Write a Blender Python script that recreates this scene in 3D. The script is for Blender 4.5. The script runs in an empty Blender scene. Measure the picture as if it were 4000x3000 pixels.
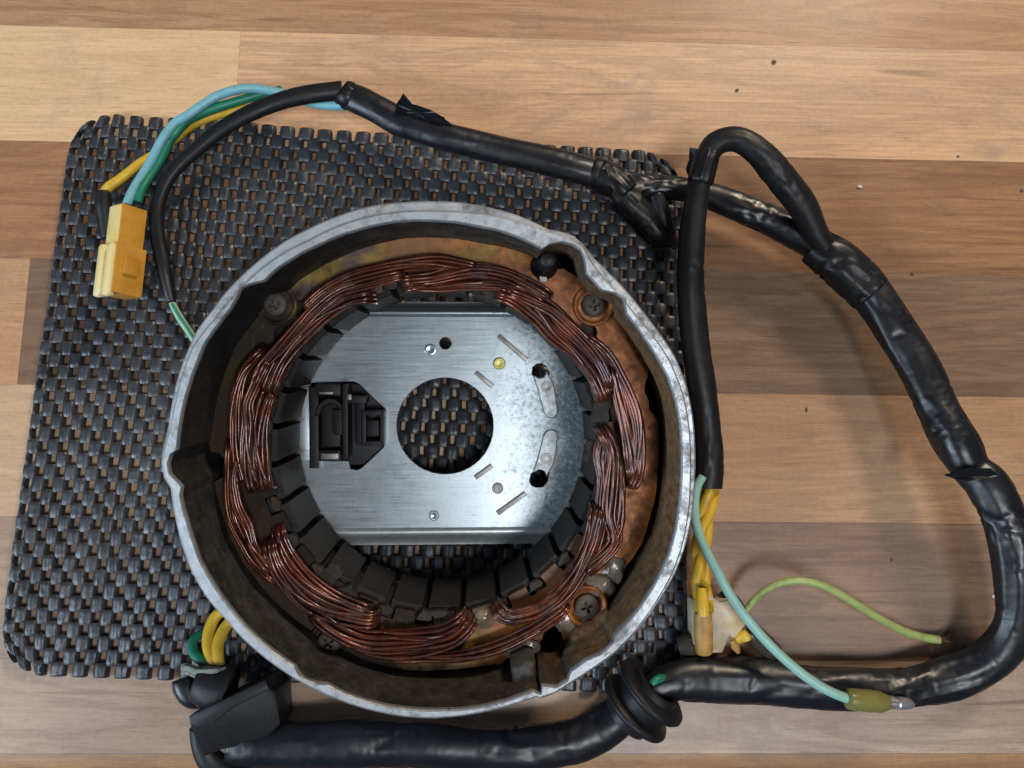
import bpy, bmesh, math, random
import numpy as np
from mathutils import Vector, Matrix, noise
random.seed(7)
S = 0.001                       # everything below is written in millimetres
scene = bpy.context.scene
col = scene.collection
# ------------------------------------------------------------------ camera
F = 3000.0                      # focal length in pixels of the 4000 px wide frame
D0 = 235.0                      # lens to worktop along the optical axis
Xc = Vector((107600, -1393, -3000)).normalized()
Zc = -Vector((-89.5, -450, -3000)).normalized()
Xc = (Xc - Zc * Xc.dot(Zc)).normalized()
Yc = Zc.cross(Xc)
R = Matrix((Xc, Yc, Zc))        # camera axes -> world axes
fwd = R @ Vector((0, 0, -1))
CAM = -fwd * D0
cd = bpy.data.cameras.new("camera")
cam = bpy.data.objects.new("camera", cd); col.objects.link(cam)
cd.sensor_width = 36; cd.lens = 36 * F / 4000; cd.clip_start = 0.005; cd.clip_end = 20
cam.matrix_world = Matrix.Translation(CAM * S) @ R.to_4x4()
scene.camera = cam
# ------------------------------------------------------------------ room light
w = bpy.data.worlds.new("World"); scene.world = w; w.use_nodes = True
w.node_tree.nodes['Background'].inputs[0].default_value = (0.60, 0.72, 0.95, 1)
w.node_tree.nodes['Background'].inputs[1].default_value = 0.10
def area(name, loc, size, power, colr, target=(0, 0, 20), sy=None):
    l = bpy.data.lights.new(name, 'AREA'); l.size = size; l.energy = power; l.color = colr
    if sy: l.shape = 'RECTANGLE'; l.size_y = sy
    o = bpy.data.objects.new(name, l); col.objects.link(o)
    o.location = Vector(loc) * S
    o.rotation_euler = (Vector(target) - Vector(loc)).to_track_quat('-Z', 'Y').to_euler()
    return o
area("ceiling_lamp", (450, 760, 640), 0.16, 7.2, (1.0, 0.83, 0.64))
area("window_light", (-820, -420, 560), 0.50, 11.5, (0.68, 0.84, 1.0), sy=0.6)
area("room_light", (330, -430, 1200), 0.42, 9.0, (0.91, 0.95, 1.0), sy=0.22)
scene.view_settings.view_transform = 'Standard'; scene.view_settings.look = 'None'
scene.view_settings.exposure = -0.08; scene.view_settings.gamma = 1

# ------------------------------------------------------------------ helpers
def ray(u, v):
    return R @ Vector((u - 2000, -(v - 1500), -F))
def at(u, v, z=0.0):            # photograph pixel -> point at height z over the worktop
    d = ray(u, v); t = (z - CAM.z) / d.z
    return CAM + d * t
def dist(p): return (p - CAM).dot(fwd)
HZc = -Vector((-120, 100, -3000)).normalized()
HXc = Vector((1, 0, 0)); HXc = (HXc - HZc * HXc.dot(HZc)).normalized()
HYc = HZc.cross(HXc)
HR = Matrix([[ (R @ HXc)[i], (R @ HYc)[i], (R @ HZc)[i] ] for i in range(3)])   # housing local -> world
HO = CAM + ray(1690, 1795) / F * 172.0
HRi = HR.transposed()
def hl(u, v, z=0.0):            # pixel -> housing local mm on local plane z
    o = HRi @ (CAM - HO); d = HRi @ ray(u, v)
    return o + d * ((z - o.z) / d.z)
def hs(z): return F / (172.0 - z)   # px per mm at local z

def link(name, me, mat, parent=None, kind=None, smooth=True, label=None):
    o = bpy.data.objects.new(name, me); col.objects.link(o)
    if mat: me.materials.append(mat)
    if smooth:
        me.polygons.foreach_set('use_smooth', [True] * len(me.polygons))
    if parent is not None: o.parent = parent
    if kind: o['kind'] = kind
    if label: o['label'] = label
    return o
def mk(name, vf, mat, parent=None, kind=None, smooth=True, label=None, org=None, sharp=35):
    V, Fc = vf
    if org is None: org = ORG.get(parent.name, Vector((0, 0, 0))) if parent else Vector((0, 0, 0))
    me = bpy.data.meshes.new(name)
    me.from_pydata([((v[0] - org[0]) * S, (v[1] - org[1]) * S, (v[2] - org[2]) * S) for v in V], [], Fc)
    bm = bmesh.new(); bm.from_mesh(me); bmesh.ops.recalc_face_normals(bm, faces=bm.faces); bm.to_mesh(me); bm.free()
    o = link(name, me, mat, parent, kind, smooth, label)
    ORG[o.name] = Vector(org)
    if smooth and sharp:
        me.set_sharp_from_angle(angle=math.radians(sharp))
    return o
ORG = {}
def thing(name, label, cat, loc=(0, 0, 0), group=None):
    o = bpy.data.objects.new(name, None); col.objects.link(o); o.empty_display_size = 0.01
    o.location = Vector(loc) * S; o['label'] = label; o['category'] = cat
    if group: o['group'] = group
    ORG[o.name] = Vector(loc); return o
def join(*parts):
    V = []; Fc = []
    for v, f in parts:
        n = len(V); V += list(v); Fc += [tuple(i + n for i in q) for q in f]
    return V, Fc
def catmull(P, step):
    P = [np.array(p, float) for p in P]
    P = [2 * P[0] - P[1]] + P + [2 * P[-1] - P[-2]]
    out = []
    for i in range(1, len(P) - 2):
        a, b, c, d = P[i - 1:i + 3]
        n = max(2, int(np.linalg.norm((c - b)[:3]) / step))
        for k in range(n):
            t = k / n
            out.append(0.5 * ((2 * b) + (-a + c) * t + (2 * a - 5 * b + 4 * c - d) * t * t + (-a + 3 * b - 3 * c + d) * t ** 3))
    out.append(P[-2]); return out
def sweep(P, sides=12, disp=None, flat=1.0, cap=True, up=Vector((0, 0, 1)), round_end=False):
    """P: list of (x,y,z,r); frames kept close to 'up'"""
    n = len(P); V = []; Fc = []; s = 0
    for i in range(n):
        p = Vector(P[i][:3]); r = P[i][3]
        t = Vector(P[min(i + 1, n - 1)][:3]) - Vector(P[max(i - 1, 0)][:3])
        if t.length < 1e-9: t = Vector((1, 0, 0))
        t.normalize()
        sd = t.cross(up)
        if sd.length < 1e-3: sd = t.cross(Vector((0, 1, 0)))
        sd.normalize(); nn = sd.cross(t)
        if i: s += (p - Vector(P[i - 1][:3])).length
        for k in range(sides):
            a = 2 * math.pi * k / sides
            q = 1 + (disp(s, a) if disp else 0)
            V.append(p + sd * (math.cos(a) * r * q) + nn * (math.sin(a) * r * q * flat))
    for i in range(n - 1):
        for k in range(sides):
            k2 = (k + 1) % sides
            Fc.append((i * sides + k, i * sides + k2, (i + 1) * sides + k2, (i + 1) * sides + k))
    if cap:
        Fc.append(tuple(range(sides))[::-1]); Fc.append(tuple(range((n - 1) * sides, n * sides)))
    return V, Fc
def cable(pts, step=0.8, sides=24, **k):
    """pts: (u, v, z, width px)"""
    P = []
    for u, v, z, wd in pts:
        p = at(u, v, z); P.append((p.x, p.y, p.z, wd / 2 * dist(p) / F))
    return sweep(catmull(P, step), sides, **k)
def lathe(prof, n=32, c=(0, 0), z0=0, M=None, cap=True):
    V = []; Fc = []
    for r, z in prof:
        for k in range(n):
            a = 2 * math.pi * k / n
            p = Vector((c[0] + r * math.cos(a), c[1] + r * math.sin(a), z + z0))
            V.append(M @ p if M else p)
    for i in range(len(prof) - 1):
        for k in range(n):
            k2 = (k + 1) % n
            Fc.append((i * n + k, i * n + k2, (i + 1) * n + k2, (i + 1) * n + k))
    if cap and prof[0][0] > 0.001 : Fc.append(tuple(range(n))[::-1])
    if cap and prof[-1][0] > 0.001: Fc.append(tuple(range((len(prof) - 1) * n, len(prof) * n)))
    return V, Fc
def cbox(cx, cy, cz, sx, sy, sz, b=0.3, M=None, taper=1.0):
    """box with chamfered edges (26-face-ish via bmesh bevel)"""
    bm = bmesh.new(); bmesh.ops.create_cube(bm, size=1)
    for v in bm.verts:
        k = taper if v.co.z > 0 else 1
        v.co = Vector((v.co.x * sx * k, v.co.y * sy * k, v.co.z * sz))
    if b: bmesh.ops.bevel(bm, geom=bm.edges[:], offset=b, segments=2, affect='EDGES', profile=0.6)
    V = []
    for v in bm.verts:
        p = v.co + Vector((0, 0, 0)); p = (M @ p) if M else p
        V.append(p + Vector((cx, cy, cz)))
    Fc = [tuple(v.index for v in f.verts) for f in bm.faces]
    bm.verts.index_update(); Fc = [tuple(v.index for v in f.verts) for f in bm.faces]
    bm.free(); return V, Fc
def plate2d(loops, z0, z1, bev=0.15):
    """filled 2D outline with holes -> thick plate (verts, faces) in mm"""
    cu = bpy.data.curves.new("tmp", 'CURVE'); cu.dimensions = '2D'; cu.fill_mode = 'BOTH'
    for L in loops:
        sp = cu.splines.new('POLY'); sp.points.add(len(L) - 1)
        for p, q in zip(sp.points, L): p.co = (q[0], q[1], 0, 1)
        sp.use_cyclic_u = True
    th = (z1 - z0) / 2; cu.extrude = th - bev; cu.bevel_depth = bev; cu.bevel_resolution = 0; cu.offset = -bev
    o = bpy.data.objects.new("tmp", cu); col.objects.link(o)
    dg = bpy.context.evaluated_depsgraph_get()
    me = bpy.data.meshes.new_from_object(o.evaluated_get(dg))
    bm = bmesh.new(); bm.from_mesh(me); bmesh.ops.remove_doubles(bm, verts=bm.verts, dist=1e-4)
    bm.verts.index_update()
    V = [(v.co.x, v.co.y, v.co.z + (z0 + z1) / 2) for v in bm.verts]
    Fc = [tuple(v.index for v in f.verts) for f in bm.faces]
    bm.free(); bpy.data.objects.remove(o); bpy.data.curves.remove(cu); bpy.data.meshes.remove(me)
    return V, Fc
def circ(cx, cy, r, n=32, ry=None, a0=0):
    ry = ry or r
    return [(cx + r * math.cos(2 * math.pi * k / n + a0), cy + ry * math.sin(2 * math.pi * k / n + a0)) for k in range(n)]
def pl(pts, z): return [tuple(hl(u, v, z)[:2]) for u, v in pts]

def rough_loop(L, amp, step_=0.8):
    out = []
    for i in range(len(L)):
        a = Vector(L[i]); b = Vector(L[(i + 1) % len(L)]); n = max(1, int((b - a).length / step_))
        for k in range(n):
            p = a.lerp(b, k / n)
            out.append((p.x + amp * noise.noise(Vector((p.x, p.y, 3)) * 0.9), p.y + amp * noise.noise(Vector((p.x, p.y, 8)) * 0.9)))
    return out

# ------------------------------------------------------------------ materials
class NT:
    def __init__(s, name):
        s.m = bpy.data.materials.new(name); s.m.use_nodes = True; s.t = s.m.node_tree
        s.b = s.t.nodes['Principled BSDF']; s.tc = s.t.nodes.new('ShaderNodeTexCoord').outputs['Object']
    def mapc(s, scale=(1, 1, 1), loc=(0, 0, 0), rot=(0, 0, 0), src=None):
        n = s.t.nodes.new('ShaderNodeMapping'); n.inputs['Scale'].default_value = scale
        n.inputs['Location'].default_value = loc; n.inputs['Rotation'].default_value = rot
        s.t.links.new(src or s.tc, n.inputs[0]); return n.outputs[0]
    def noise(s, scale, detail=6, rough=0.55, src=None, dist=0, w=None):
        n = s.t.nodes.new('ShaderNodeTexNoise'); n.inputs['Scale'].default_value = scale
        n.inputs['Detail'].default_value = detail; n.inputs['Roughness'].default_value = rough
        n.inputs['Distortion'].default_value = dist
        s.t.links.new(src or s.tc, n.inputs['Vector']); return n.outputs['Fac']
    def ramp(s, fac, stops):
        n = s.t.nodes.new('ShaderNodeValToRGB'); e = n.color_ramp.elements
        while len(e) < len(stops): e.new(0.5)
        for q, (p, c) in zip(e, stops):
            q.position = p; q.color = (c, c, c, 1) if isinstance(c, (int, float)) else (*c, 1)
        s.t.links.new(fac, n.inputs[0]); return n.outputs[0]
    def mix(s, fac, a, b, mode='MIX'):
        n = s.t.nodes.new('ShaderNodeMix'); n.data_type = 'RGBA'; n.blend_type = mode
        for ii, val in ((0, fac), (6, a), (7, b)):
            sock = n.inputs[ii]
            if isinstance(val, (int, float)): sock.default_value = val if ii == 0 else (val, val, val, 1)
            elif isinstance(val, tuple): sock.default_value = (*val, 1)
            else: s.t.links.new(val, sock)
        return n.outputs[2]
    def math(s, op, a, b=0.0):
        n = s.t.nodes.new('ShaderNodeMath'); n.operation = op
        for i, v in enumerate((a, b)):
            if isinstance(v, (int, float)): n.inputs[i].default_value = v
            else: s.t.links.new(v, n.inputs[i])
        return n.outputs[0]
    def sep(s, src=None):
        n = s.t.nodes.new('ShaderNodeSeparateXYZ'); s.t.links.new(src or s.tc, n.inputs[0]); return n.outputs
    def set(s, **k):
        names = dict(base='Base Color', rough='Roughness', metal='Metallic', spec='Specular IOR Level', coat='Coat Weight',
                     coatr='Coat Roughness', trans='Transmission Weight', sss='Subsurface Weight', ior='IOR', sheen='Sheen Weight', aniso='Anisotropic')
        for q, v in k.items():
            i = s.b.inputs[names[q]]
            if isinstance(v, tuple): i.default_value = (*v, 1)
            elif isinstance(v, (int, float)): i.default_value = v
            else: s.t.links.new(v, i)
    def bump(s, h, strength=0.3, dmm=0.1, prev=None):
        n = s.t.nodes.new('ShaderNodeBump'); n.inputs['Strength'].default_value = strength
        n.inputs['Distance'].default_value = dmm * S
        s.t.links.new(h, n.inputs['Height'])
        if prev: s.t.links.new(prev, n.inputs['Normal'])
        s.t.links.new(n.outputs[0], s.b.inputs['Normal']); return n.outputs[0]

def wood_mat(i, light, dark, streak=0.5, cath=0.0, pink=0.25):
    light = (light[0] * 1.04, light[1] * 0.97, light[2] * 0.88); dark = (dark[0], dark[1] * 0.92, dark[2] * 0.86)
    m = NT(f"laminate_wood_{i}")
    off = (random.uniform(-5, 5), random.uniform(-5, 5), 0)
    base = m.mapc((1.0, 1, 1), off)
    warp = m.mapc((4, 26, 1), off)
    n1 = m.noise(1.6, 5, 0.6, warp, 0.6)
    fine = m.mapc((14, 420, 1), off)
    n2 = m.noise(1.0, 5, 0.7, fine, 0.3)
    fib = m.mapc((60, 1500, 1), off)
    n3 = m.noise(1.0, 3, 0.7, fib)
    cross = m.mapc((34, 7, 1), off)
    n4 = m.noise(1.3, 3, 0.5, cross)
    big = m.noise(9, 3, 0.5, m.mapc((0.7, 2.2, 1), off))
    g = m.ramp(n1, [(0.36, 0.0), (0.64, 1.0)])
    c = m.mix(g, light, tuple(0.55 * a + 0.45 * b for a, b in zip(light, dark)))
    c = m.mix(m.math('MULTIPLY', m.math('MULTIPLY', m.ramp(n2, [(0.47, 0.0), (0.62, 1.0)]), m.ramp(m.noise(1, 3, 0.6, m.mapc((9, 60, 1), off)), [(0.35, 0.25), (0.65, 1.0)])), min(1, streak * 1.25)), c, dark)
    c = m.mix(m.math('MULTIPLY', m.ramp(n3, [(0.50, 0.0), (0.66, 1.0)]), 0.28), c, tuple(0.6 * a for a in dark))
    c = m.mix(m.math('MULTIPLY', m.ramp(big, [(0.42, 0.0), (0.62, 1.0)]), pink), c, (light[0] * 0.98, light[1] * 0.82, light[2] * 0.74))
    c = m.mix(m.math('MULTIPLY', m.ramp(n4, [(0.45, 0.0), (0.7, 1.0)]), 0.22), c, tuple(0.8 * a for a in light))
    if cath:
        wv = m.t.nodes.new('ShaderNodeTexWave'); wv.wave_type = 'RINGS'; wv.rings_direction = 'Z'
        wv.inputs['Scale'].default_value = 9; wv.inputs['Distortion'].default_value = 3.5
        wv.inputs['Detail'].default_value = 3; wv.inputs['Detail Scale'].default_value = 1.2
        m.t.links.new(m.mapc((1.6, 22, 1), (random.uniform(-.3, .3), random.uniform(-1, 1), 0)), wv.inputs[0])
        c = m.mix(m.math('MULTIPLY', m.ramp(wv.outputs['Fac'], [(0.0, 1.0), (0.22, 0.0)]), cath), c, dark)
    fig = m.ramp(m.noise(1.0, 5, 0.62, m.mapc((9, 75, 1), (off[1], off[0], 0)), 1.6), [(0.44, 0.0), (0.50, 1.0), (0.53, 1.0), (0.60, 0.0)])
    c = m.mix(m.math('MULTIPLY', fig, 0.42), c, dark)
    smu = m.ramp(m.noise(1.0, 6, 0.68, m.mapc((24, 38, 1), (off[1] * 2, off[0] * 2, 0)), 1.2), [(0.56, 0.0), (0.68, 1.0)])
    c = m.mix(m.math('MULTIPLY', smu, 0.38), c, tuple(0.5 * a + 0.4 * b for a, b in zip(dark, (light[2],) * 3)))
    # short dark pores and a few long dark mineral streaks
    por = m.ramp(m.noise(1, 2, 0.5, m.mapc((110, 2100, 1), off)), [(0.62, 0.0), (0.68, 1.0)])
    c = m.mix(m.math('MULTIPLY', por, 0.35), c, tuple(0.45 * a for a in dark))
    lng = m.ramp(m.noise(1, 3, 0.6, m.mapc((6, 120, 1), (off[1], off[0], 0)), 0.8), [(0.64, 0.0), (0.70, 1.0)])
    c = m.mix(m.math('MULTIPLY', lng, 0.7), c, tuple(0.62 * a for a in dark))
    spk = m.noise(700, 2, 0.5)
    c = m.mix(0.10, c, m.ramp(spk, [(0.3, 0.0), (0.7, 0.6)]), 'OVERLAY')
    m.set(base=c, rough=m.ramp(m.noise(40, 3, 0.5), [(0.3, 0.36), (0.7, 0.44)]), spec=0.34)
    m.bump(m.noise(2600, 3, 0.6, m.mapc((0.35, 1, 1))), 0.12, 0.05)
    return m.m

def sleeve_mat(name, base=(0.0055, 0.0065, 0.0095), r0=0.27, r1=0.44, bump=0.12):
    m = NT(name)
    dust = m.ramp(m.noise(260, 6, 0.7), [(0.54, 0.0), (0.78, 1.0)])
    big = m.ramp(m.noise(60, 4, 0.6), [(0.45, 0.0), (0.7, 1.0)])
    scr = m.ramp(m.noise(1, 3, 0.6, m.mapc((3500, 500, 900))), [(0.66, 0.0), (0.72, 1.0)])
    d = m.math('MULTIPLY', dust, big)
    c = m.mix(m.math('MULTIPLY', d, 0.35), base, (0.06, 0.057, 0.054))
    c = m.mix(m.math('MULTIPLY', scr, 0.16), c, (0.20, 0.21, 0.22))
    m.set(base=c, rough=m.mix(d, m.ramp(m.noise(90, 4, 0.6), [(0.3, r0), (0.7, r1)]), 0.6), spec=0.5 if r0 < .28 else 0.32)
    a = m.bump(m.noise(95, 3, 0.5, dist=1.2), bump, 0.6)
    m.bump(m.noise(1400, 3, 0.6), 0.18, 0.08, a)
    return m.m
def wire_mat(name, base, rough=0.42, dirt=0.25, dcol=(0.05, 0.035, 0.02)):
    m = NT(name)
    d = m.ramp(m.noise(330, 6, 0.7), [(0.50, 0.0), (0.75, 1.0)])
    c = m.mix(m.math('MULTIPLY', d, dirt), base, dcol)
    c = m.mix(m.math('MULTIPLY', m.ramp(m.noise(1400, 2), [(0.70, 0.0), (0.74, 1.0)]), 0.5), c, dcol)
    m.set(base=c, rough=rough, sss=0.0, spec=0.45); m.bump(m.noise(900, 3), 0.15, 0.08)
    return m.m
M = {}
M['sleeve'] = sleeve_mat("black_vinyl_sleeve")
M['matte'] = sleeve_mat("black_dull_sleeve", (0.007, 0.0072, 0.008), 0.36, 0.55, 0.2)
M['tape'] = sleeve_mat("black_tape", (0.0065, 0.007, 0.009), 0.28, 0.48, 0.5)
M['rubber'] = sleeve_mat("black_rubber", (0.0065, 0.0067, 0.0075), 0.38, 0.6, 0.2)
M['blue'] = wire_mat("pale_blue_wire", (0.16, 0.38, 0.44), dirt=0.5, dcol=(0.13, 0.17, 0.16))
M['green'] = wire_mat("green_wire", (0.010, 0.16, 0.095))
M['yellow'] = wire_mat("yellow_wire", (0.58, 0.36, 0.025), dirt=0.45, dcol=(0.16, 0.07, 0.01))
M['mint'] = wire_mat("mint_wire", (0.24, 0.43, 0.37), dirt=0.15)
M['lime'] = wire_mat("lime_wire", (0.31, 0.37, 0.12), dirt=0.4)
M['stripe'] = wire_mat("white_green_wire", (0.30, 0.48, 0.30), dirt=0.2)

# mat foam
m = NT("grey_pvc_foam")
c = m.mix(m.ramp(m.noise(90, 5, 0.6), [(0.35, 0.0), (0.7, 1.0)]), (0.017, 0.019, 0.023), (0.036, 0.039, 0.045))
c = m.mix(m.math('MULTIPLY', m.ramp(m.noise(1300, 3, 0.7), [(0.60, 0.0), (0.78, 1.0)]), 0.5), c, (0.13, 0.13, 0.13))
m.set(base=c, rough=m.ramp(m.noise(300, 3), [(0.3, 0.30), (0.7, 0.52)]), spec=0.6)
a = m.bump(m.noise(1, 3, 0.6, m.mapc((1500, 260, 600))), 0.45, 0.25); m.bump(m.noise(2200, 3, 0.7), 0.3, 0.12, a)
M['mat'] = m.m
# cast aluminium rim, machined but corroded
def cast(name, hi, lo, dark, metal=0.75, rough=(0.32, 0.55), th=(0.5, 0.62), bs=0.35, stain=False):
    m = NT(name)
    n = m.noise(150 if stain else 95, 9, 0.74, dist=0.4); n2 = m.noise(520, 6, 0.7)
    k = m.math('ADD', m.math('MULTIPLY', n, 0.72), m.math('MULTIPLY', n2, 0.28))
    c = m.mix(m.ramp(m.noise(260, 5, 0.7), [(0.35, 0.0), (0.65, 1.0)]), hi, lo)
    f = m.ramp(k, [(th[0], 0.0), (th[1], 1.0)])
    c = m.mix(f, c, dark)
    if stain:  # brown stain at right; also switches on the painted left-side shade
        x, y, z = m.sep()
        rr = m.ramp(m.math('ADD', m.math('MULTIPLY', x, 9.0), m.math('MULTIPLY', n, 0.9)), [(0.62, 0.0), (0.95, 1.0)])
        c = m.mix(m.math('MULTIPLY', rr, 0.85), c, m.mix(m.ramp(n2, [(0.35, 0.0), (0.65, 1.0)]), (0.24, 0.14, 0.065), (0.10, 0.052, 0.022)))
        ll = m.ramp(m.math('ADD', m.math('MULTIPLY', x, -9.0), m.math('ADD', m.math('MULTIPLY', y, 6.0), m.math('MULTIPLY', n, 0.6))), [(0.55, 0.0), (0.9, 1.0)])
        c = m.mix(m.math('MULTIPLY', ll, 0.8), c, (0.014, 0.012, 0.010))  # upper-left wall blackened in the colour: grime plus painted-in shade
    pits = m.ramp(m.noise(900, 3, 0.7), [(0.64, 0.0), (0.70, 1.0)])
    c = m.mix(m.math('MULTIPLY', pits, 0.7), c, tuple(0.4 * q for q in dark))
    m.set(base=c, metal=m.mix(f, metal, metal * 0.5), rough=m.mix(f, rough[0], rough[1]), spec=0.5 if metal > .5 else 0.22)
    m.bump(m.math('SUBTRACT', n2, m.math('MULTIPLY', pits, 0.5)), bs, 0.15)
    return m.m
M['rim'] = cast("worn_cast_aluminium", (0.46, 0.48, 0.49), (0.33, 0.35, 0.36), (0.14, 0.145, 0.14), 0.7, (0.46, 0.62), (0.50, 0.62), 0.4)
M['wall'] = cast("grimy_shaded_cast_wall", (0.075, 0.069, 0.061), (0.040, 0.036, 0.030), (0.018, 0.015, 0.012), 0.1, (0.5, 0.7), (0.40, 0.60), 0.9, True)
# housing: bright rim above, grimy inside with painted left shade - chosen by material slot
# brushed plate
m = NT("brushed_zinc_plate")
br = m.noise(1, 4, 0.7, m.mapc((60, 2600, 1))); br2 = m.noise(1, 3, 0.7, m.mapc((1500, 110, 1)))
x, y, z = m.sep()
side = m.ramp(m.math('ADD', m.math('MULTIPLY', x, 18.0), m.math('MULTIPLY', m.noise(60, 3, 0.6), 0.35)), [(0.42, 0.0), (1.02, 1.0)])
c = m.mix(br, (0.30, 0.335, 0.35), (0.46, 0.51, 0.53))
c = m.mix(m.math('MULTIPLY', m.ramp(br2, [(0.5, 0.0), (0.8, 1.0)]), 0.35), c, (0.30, 0.33, 0.34))
cloud = m.ramp(m.noise(70, 6, 0.7), [(0.50, 0.0), (0.70, 1.0)])
c = m.mix(m.math('MULTIPLY', cloud, 0.5), c, (0.24, 0.26, 0.26))
scr = m.ramp(m.noise(1, 3, 0.6, m.mapc((260, 3200, 1), (0, 0, 0), (0, 0, .35)), 1.5), [(0.64, 0.0), (0.69, 1.0)])
scr2 = m.ramp(m.noise(1, 3, 0.6, m.mapc((220, 2600, 1), (3, 0, 0), (0, 0, -.9)), 1.5), [(0.66, 0.0), (0.70, 1.0)])
c = m.mix(m.math('MULTIPLY', scr, 0.35), c, (0.75, 0.78, 0.8)); c = m.mix(m.math('MULTIPLY', scr2, 0.35), c, (0.14, 0.15, 0.16))
spk = m.noise(800, 6, 0.8)
spk = m.ramp(m.math('ADD', m.math('MULTIPLY', side, 0.30), spk), [(0.58, 0.0), (0.74, 1.0)])
c = m.mix(m.math('MULTIPLY', spk, 0.8), c, (0.13, 0.135, 0.13))
m.set(base=c, metal=m.mix(side, 0.92, 0.72), rough=m.mix(side, m.ramp(br, [(0.3, 0.26), (0.7, 0.36)]), 0.5))
a = m.bump(br, 0.09, 0.05)
m.bump(m.math('MULTIPLY', m.noise(800, 6, 0.8), side), 0.8, 0.4, a)
M['plate'] = m.m
# passivated / rusty stator end plate
m = NT("rusty_passivated_plate")
x, y, z = m.sep()
n = m.noise(70, 7, 0.65, dist=0.5); n2 = m.noise(330, 6, 0.7)
iri = m.mix(m.ramp(m.noise(60, 3, 0.5, dist=1.0), [(0.4, 0.0), (0.6, 1.0)]), (0.30, 0.23, 0.035), (0.24, 0.10, 0.03))
iri = m.mix(m.ramp(m.noise(85, 3, 0.5, m.mapc(loc=(3, 1, 0))), [(0.52, 0.0), (0.66, 1.0)]), iri, (0.085, 0.055, 0.06))
rust = m.mix(m.ramp(n2, [(0.35, 0.0), (0.65, 1.0)]), (0.44, 0.135, 0.020), (0.13, 0.045, 0.012))
rf = m.ramp(m.math('ADD', m.math('MULTIPLY', x, 14.0), m.math('MULTIPLY', n, 1.1)), [(0.50, 0.0), (0.78, 1.0)])
c = m.mix(rf, iri, rust)
grime_shade = m.ramp(m.math('ADD', m.math('SUBTRACT', n, m.math('MULTIPLY', x, 8.0)), m.math('MULTIPLY', y, -3.0)), [(0.54, 0.0), (0.72, 1.0)])  # grime on the left, deepened in the colour to stand in for shade
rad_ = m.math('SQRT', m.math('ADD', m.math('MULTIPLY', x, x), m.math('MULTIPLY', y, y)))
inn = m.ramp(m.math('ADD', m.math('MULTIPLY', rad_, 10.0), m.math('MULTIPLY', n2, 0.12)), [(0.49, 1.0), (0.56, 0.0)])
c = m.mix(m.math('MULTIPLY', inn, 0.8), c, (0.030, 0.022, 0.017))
c = m.mix(m.math('MULTIPLY', grime_shade, 0.93), c, (0.020, 0.014, 0.010))
c = m.mix(m.math('MULTIPLY', m.ramp(m.noise(1500, 3, 0.7), [(0.64, 0.0), (0.72, 1.0)]), 0.4), c, (0.25, 0.17, 0.10))
m.set(base=c, metal=0.25, rough=m.ramp(n2, [(0.3, 0.36), (0.7, 0.66)]), spec=m.ramp(grime_shade, [(0, 0.5), (1, 0.15)]))
m.bump(n2, 0.5, 0.25)
M['endplate'] = m.m
# copper
m = NT("enamelled_copper")
n = m.noise(120, 5, 0.6)
c = m.mix(m.ramp(n, [(0.38, 0.0), (0.62, 1.0)]), (0.17, 0.042, 0.017), (0.055, 0.015, 0.010))
c = m.mix(m.ramp(m.noise(75, 3, 0.6, m.mapc(loc=(2, 5, 0))), [(0.55, 0.0), (0.72, 1.0)]), c, (0.045, 0.018, 0.026))
du = m.ramp(m.noise(420, 7, 0.75), [(0.46, 0.0), (0.64, 1.0)])
du = m.math('MULTIPLY', du, m.ramp(m.noise(60, 3, 0.6, m.mapc(loc=(7, 5, 3))), [(0.38, 0.0), (0.6, 1.0)]))
c = m.mix(m.math('MULTIPLY', du, 0.85), c, (0.055, 0.030, 0.017))
m.set(base=c, metal=m.mix(du, 0.65, 0.0), rough=m.mix(du, 0.30, 0.85), coat=m.mix(du, 0.6, 0.0), coatr=0.10)
m.bump(m.math('MULTIPLY', m.noise(1500, 4, 0.8), du), 0.5, 0.15)
M['copper'] = m.m
def simple(name, a, b, rough=0.5, metal=0.0, sc=300, bs=0.3, **k):
    m = NT(name); n = m.noise(sc, 6, 0.7)
    m.set(base=m.mix(m.ramp(n, [(0.35, 0.0), (0.65, 1.0)]), a, b), rough=rough, metal=metal, **k)
    m.bump(n, bs, 0.2); return m.m
M['zinc'] = simple("pitted_zinc", (0.46, 0.49, 0.50), (0.20, 0.215, 0.215), 0.45, 0.7, 420, 0.9)
M['lip'] = simple("bright_zinc_lip", (0.62, 0.66, 0.64), (0.46, 0.50, 0.48), 0.38, 0.75, 300, 0.2)
M['core'] = simple("laminated_steel_core", (0.022, 0.017, 0.013), (0.010, 0.008, 0.006), 0.65, 0.0, 420, 0.4, spec=0.3)
M['coredark'] = simple("dark_slot_liner", (0.012, 0.010, 0.009), (0.022, 0.017, 0.014), 0.7)
M['insul'] = simple("brown_insulation", (0.040, 0.029, 0.022), (0.016, 0.012, 0.010), 0.7, spec=0.3)
M['screw'] = simple("rusty_screw", (0.13, 0.10, 0.075), (0.06, 0.045, 0.035), 0.6, 0.4, 500, 0.6)
M['brass'] = simple("yellow_passivated_rivet", (0.48, 0.44, 0.14), (0.36, 0.30, 0.10), 0.32, 0.8)
M['steel'] = simple("dull_steel", (0.30, 0.29, 0.27), (0.18, 0.17, 0.155), 0.45, 0.7)
M['black'] = simple("black_plastic", (0.006, 0.006, 0.007), (0.012, 0.012, 0.013), 0.5, spec=0.3)
M['resin'] = simple("milky_resin", (0.34, 0.28, 0.22), (0.20, 0.13, 0.08), 0.18, 0.0, 200, 0.2, trans=0.25)
M['masking'] = simple("masking_tape", (0.60, 0.54, 0.42), (0.40, 0.28, 0.14), 0.6, 0.0, 110, 1.0)
M['stain'] = simple("orange_stained_tape", (0.45, 0.25, 0.06), (0.30, 0.15, 0.04), 0.5, 0.0, 200, 0.4)
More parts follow.
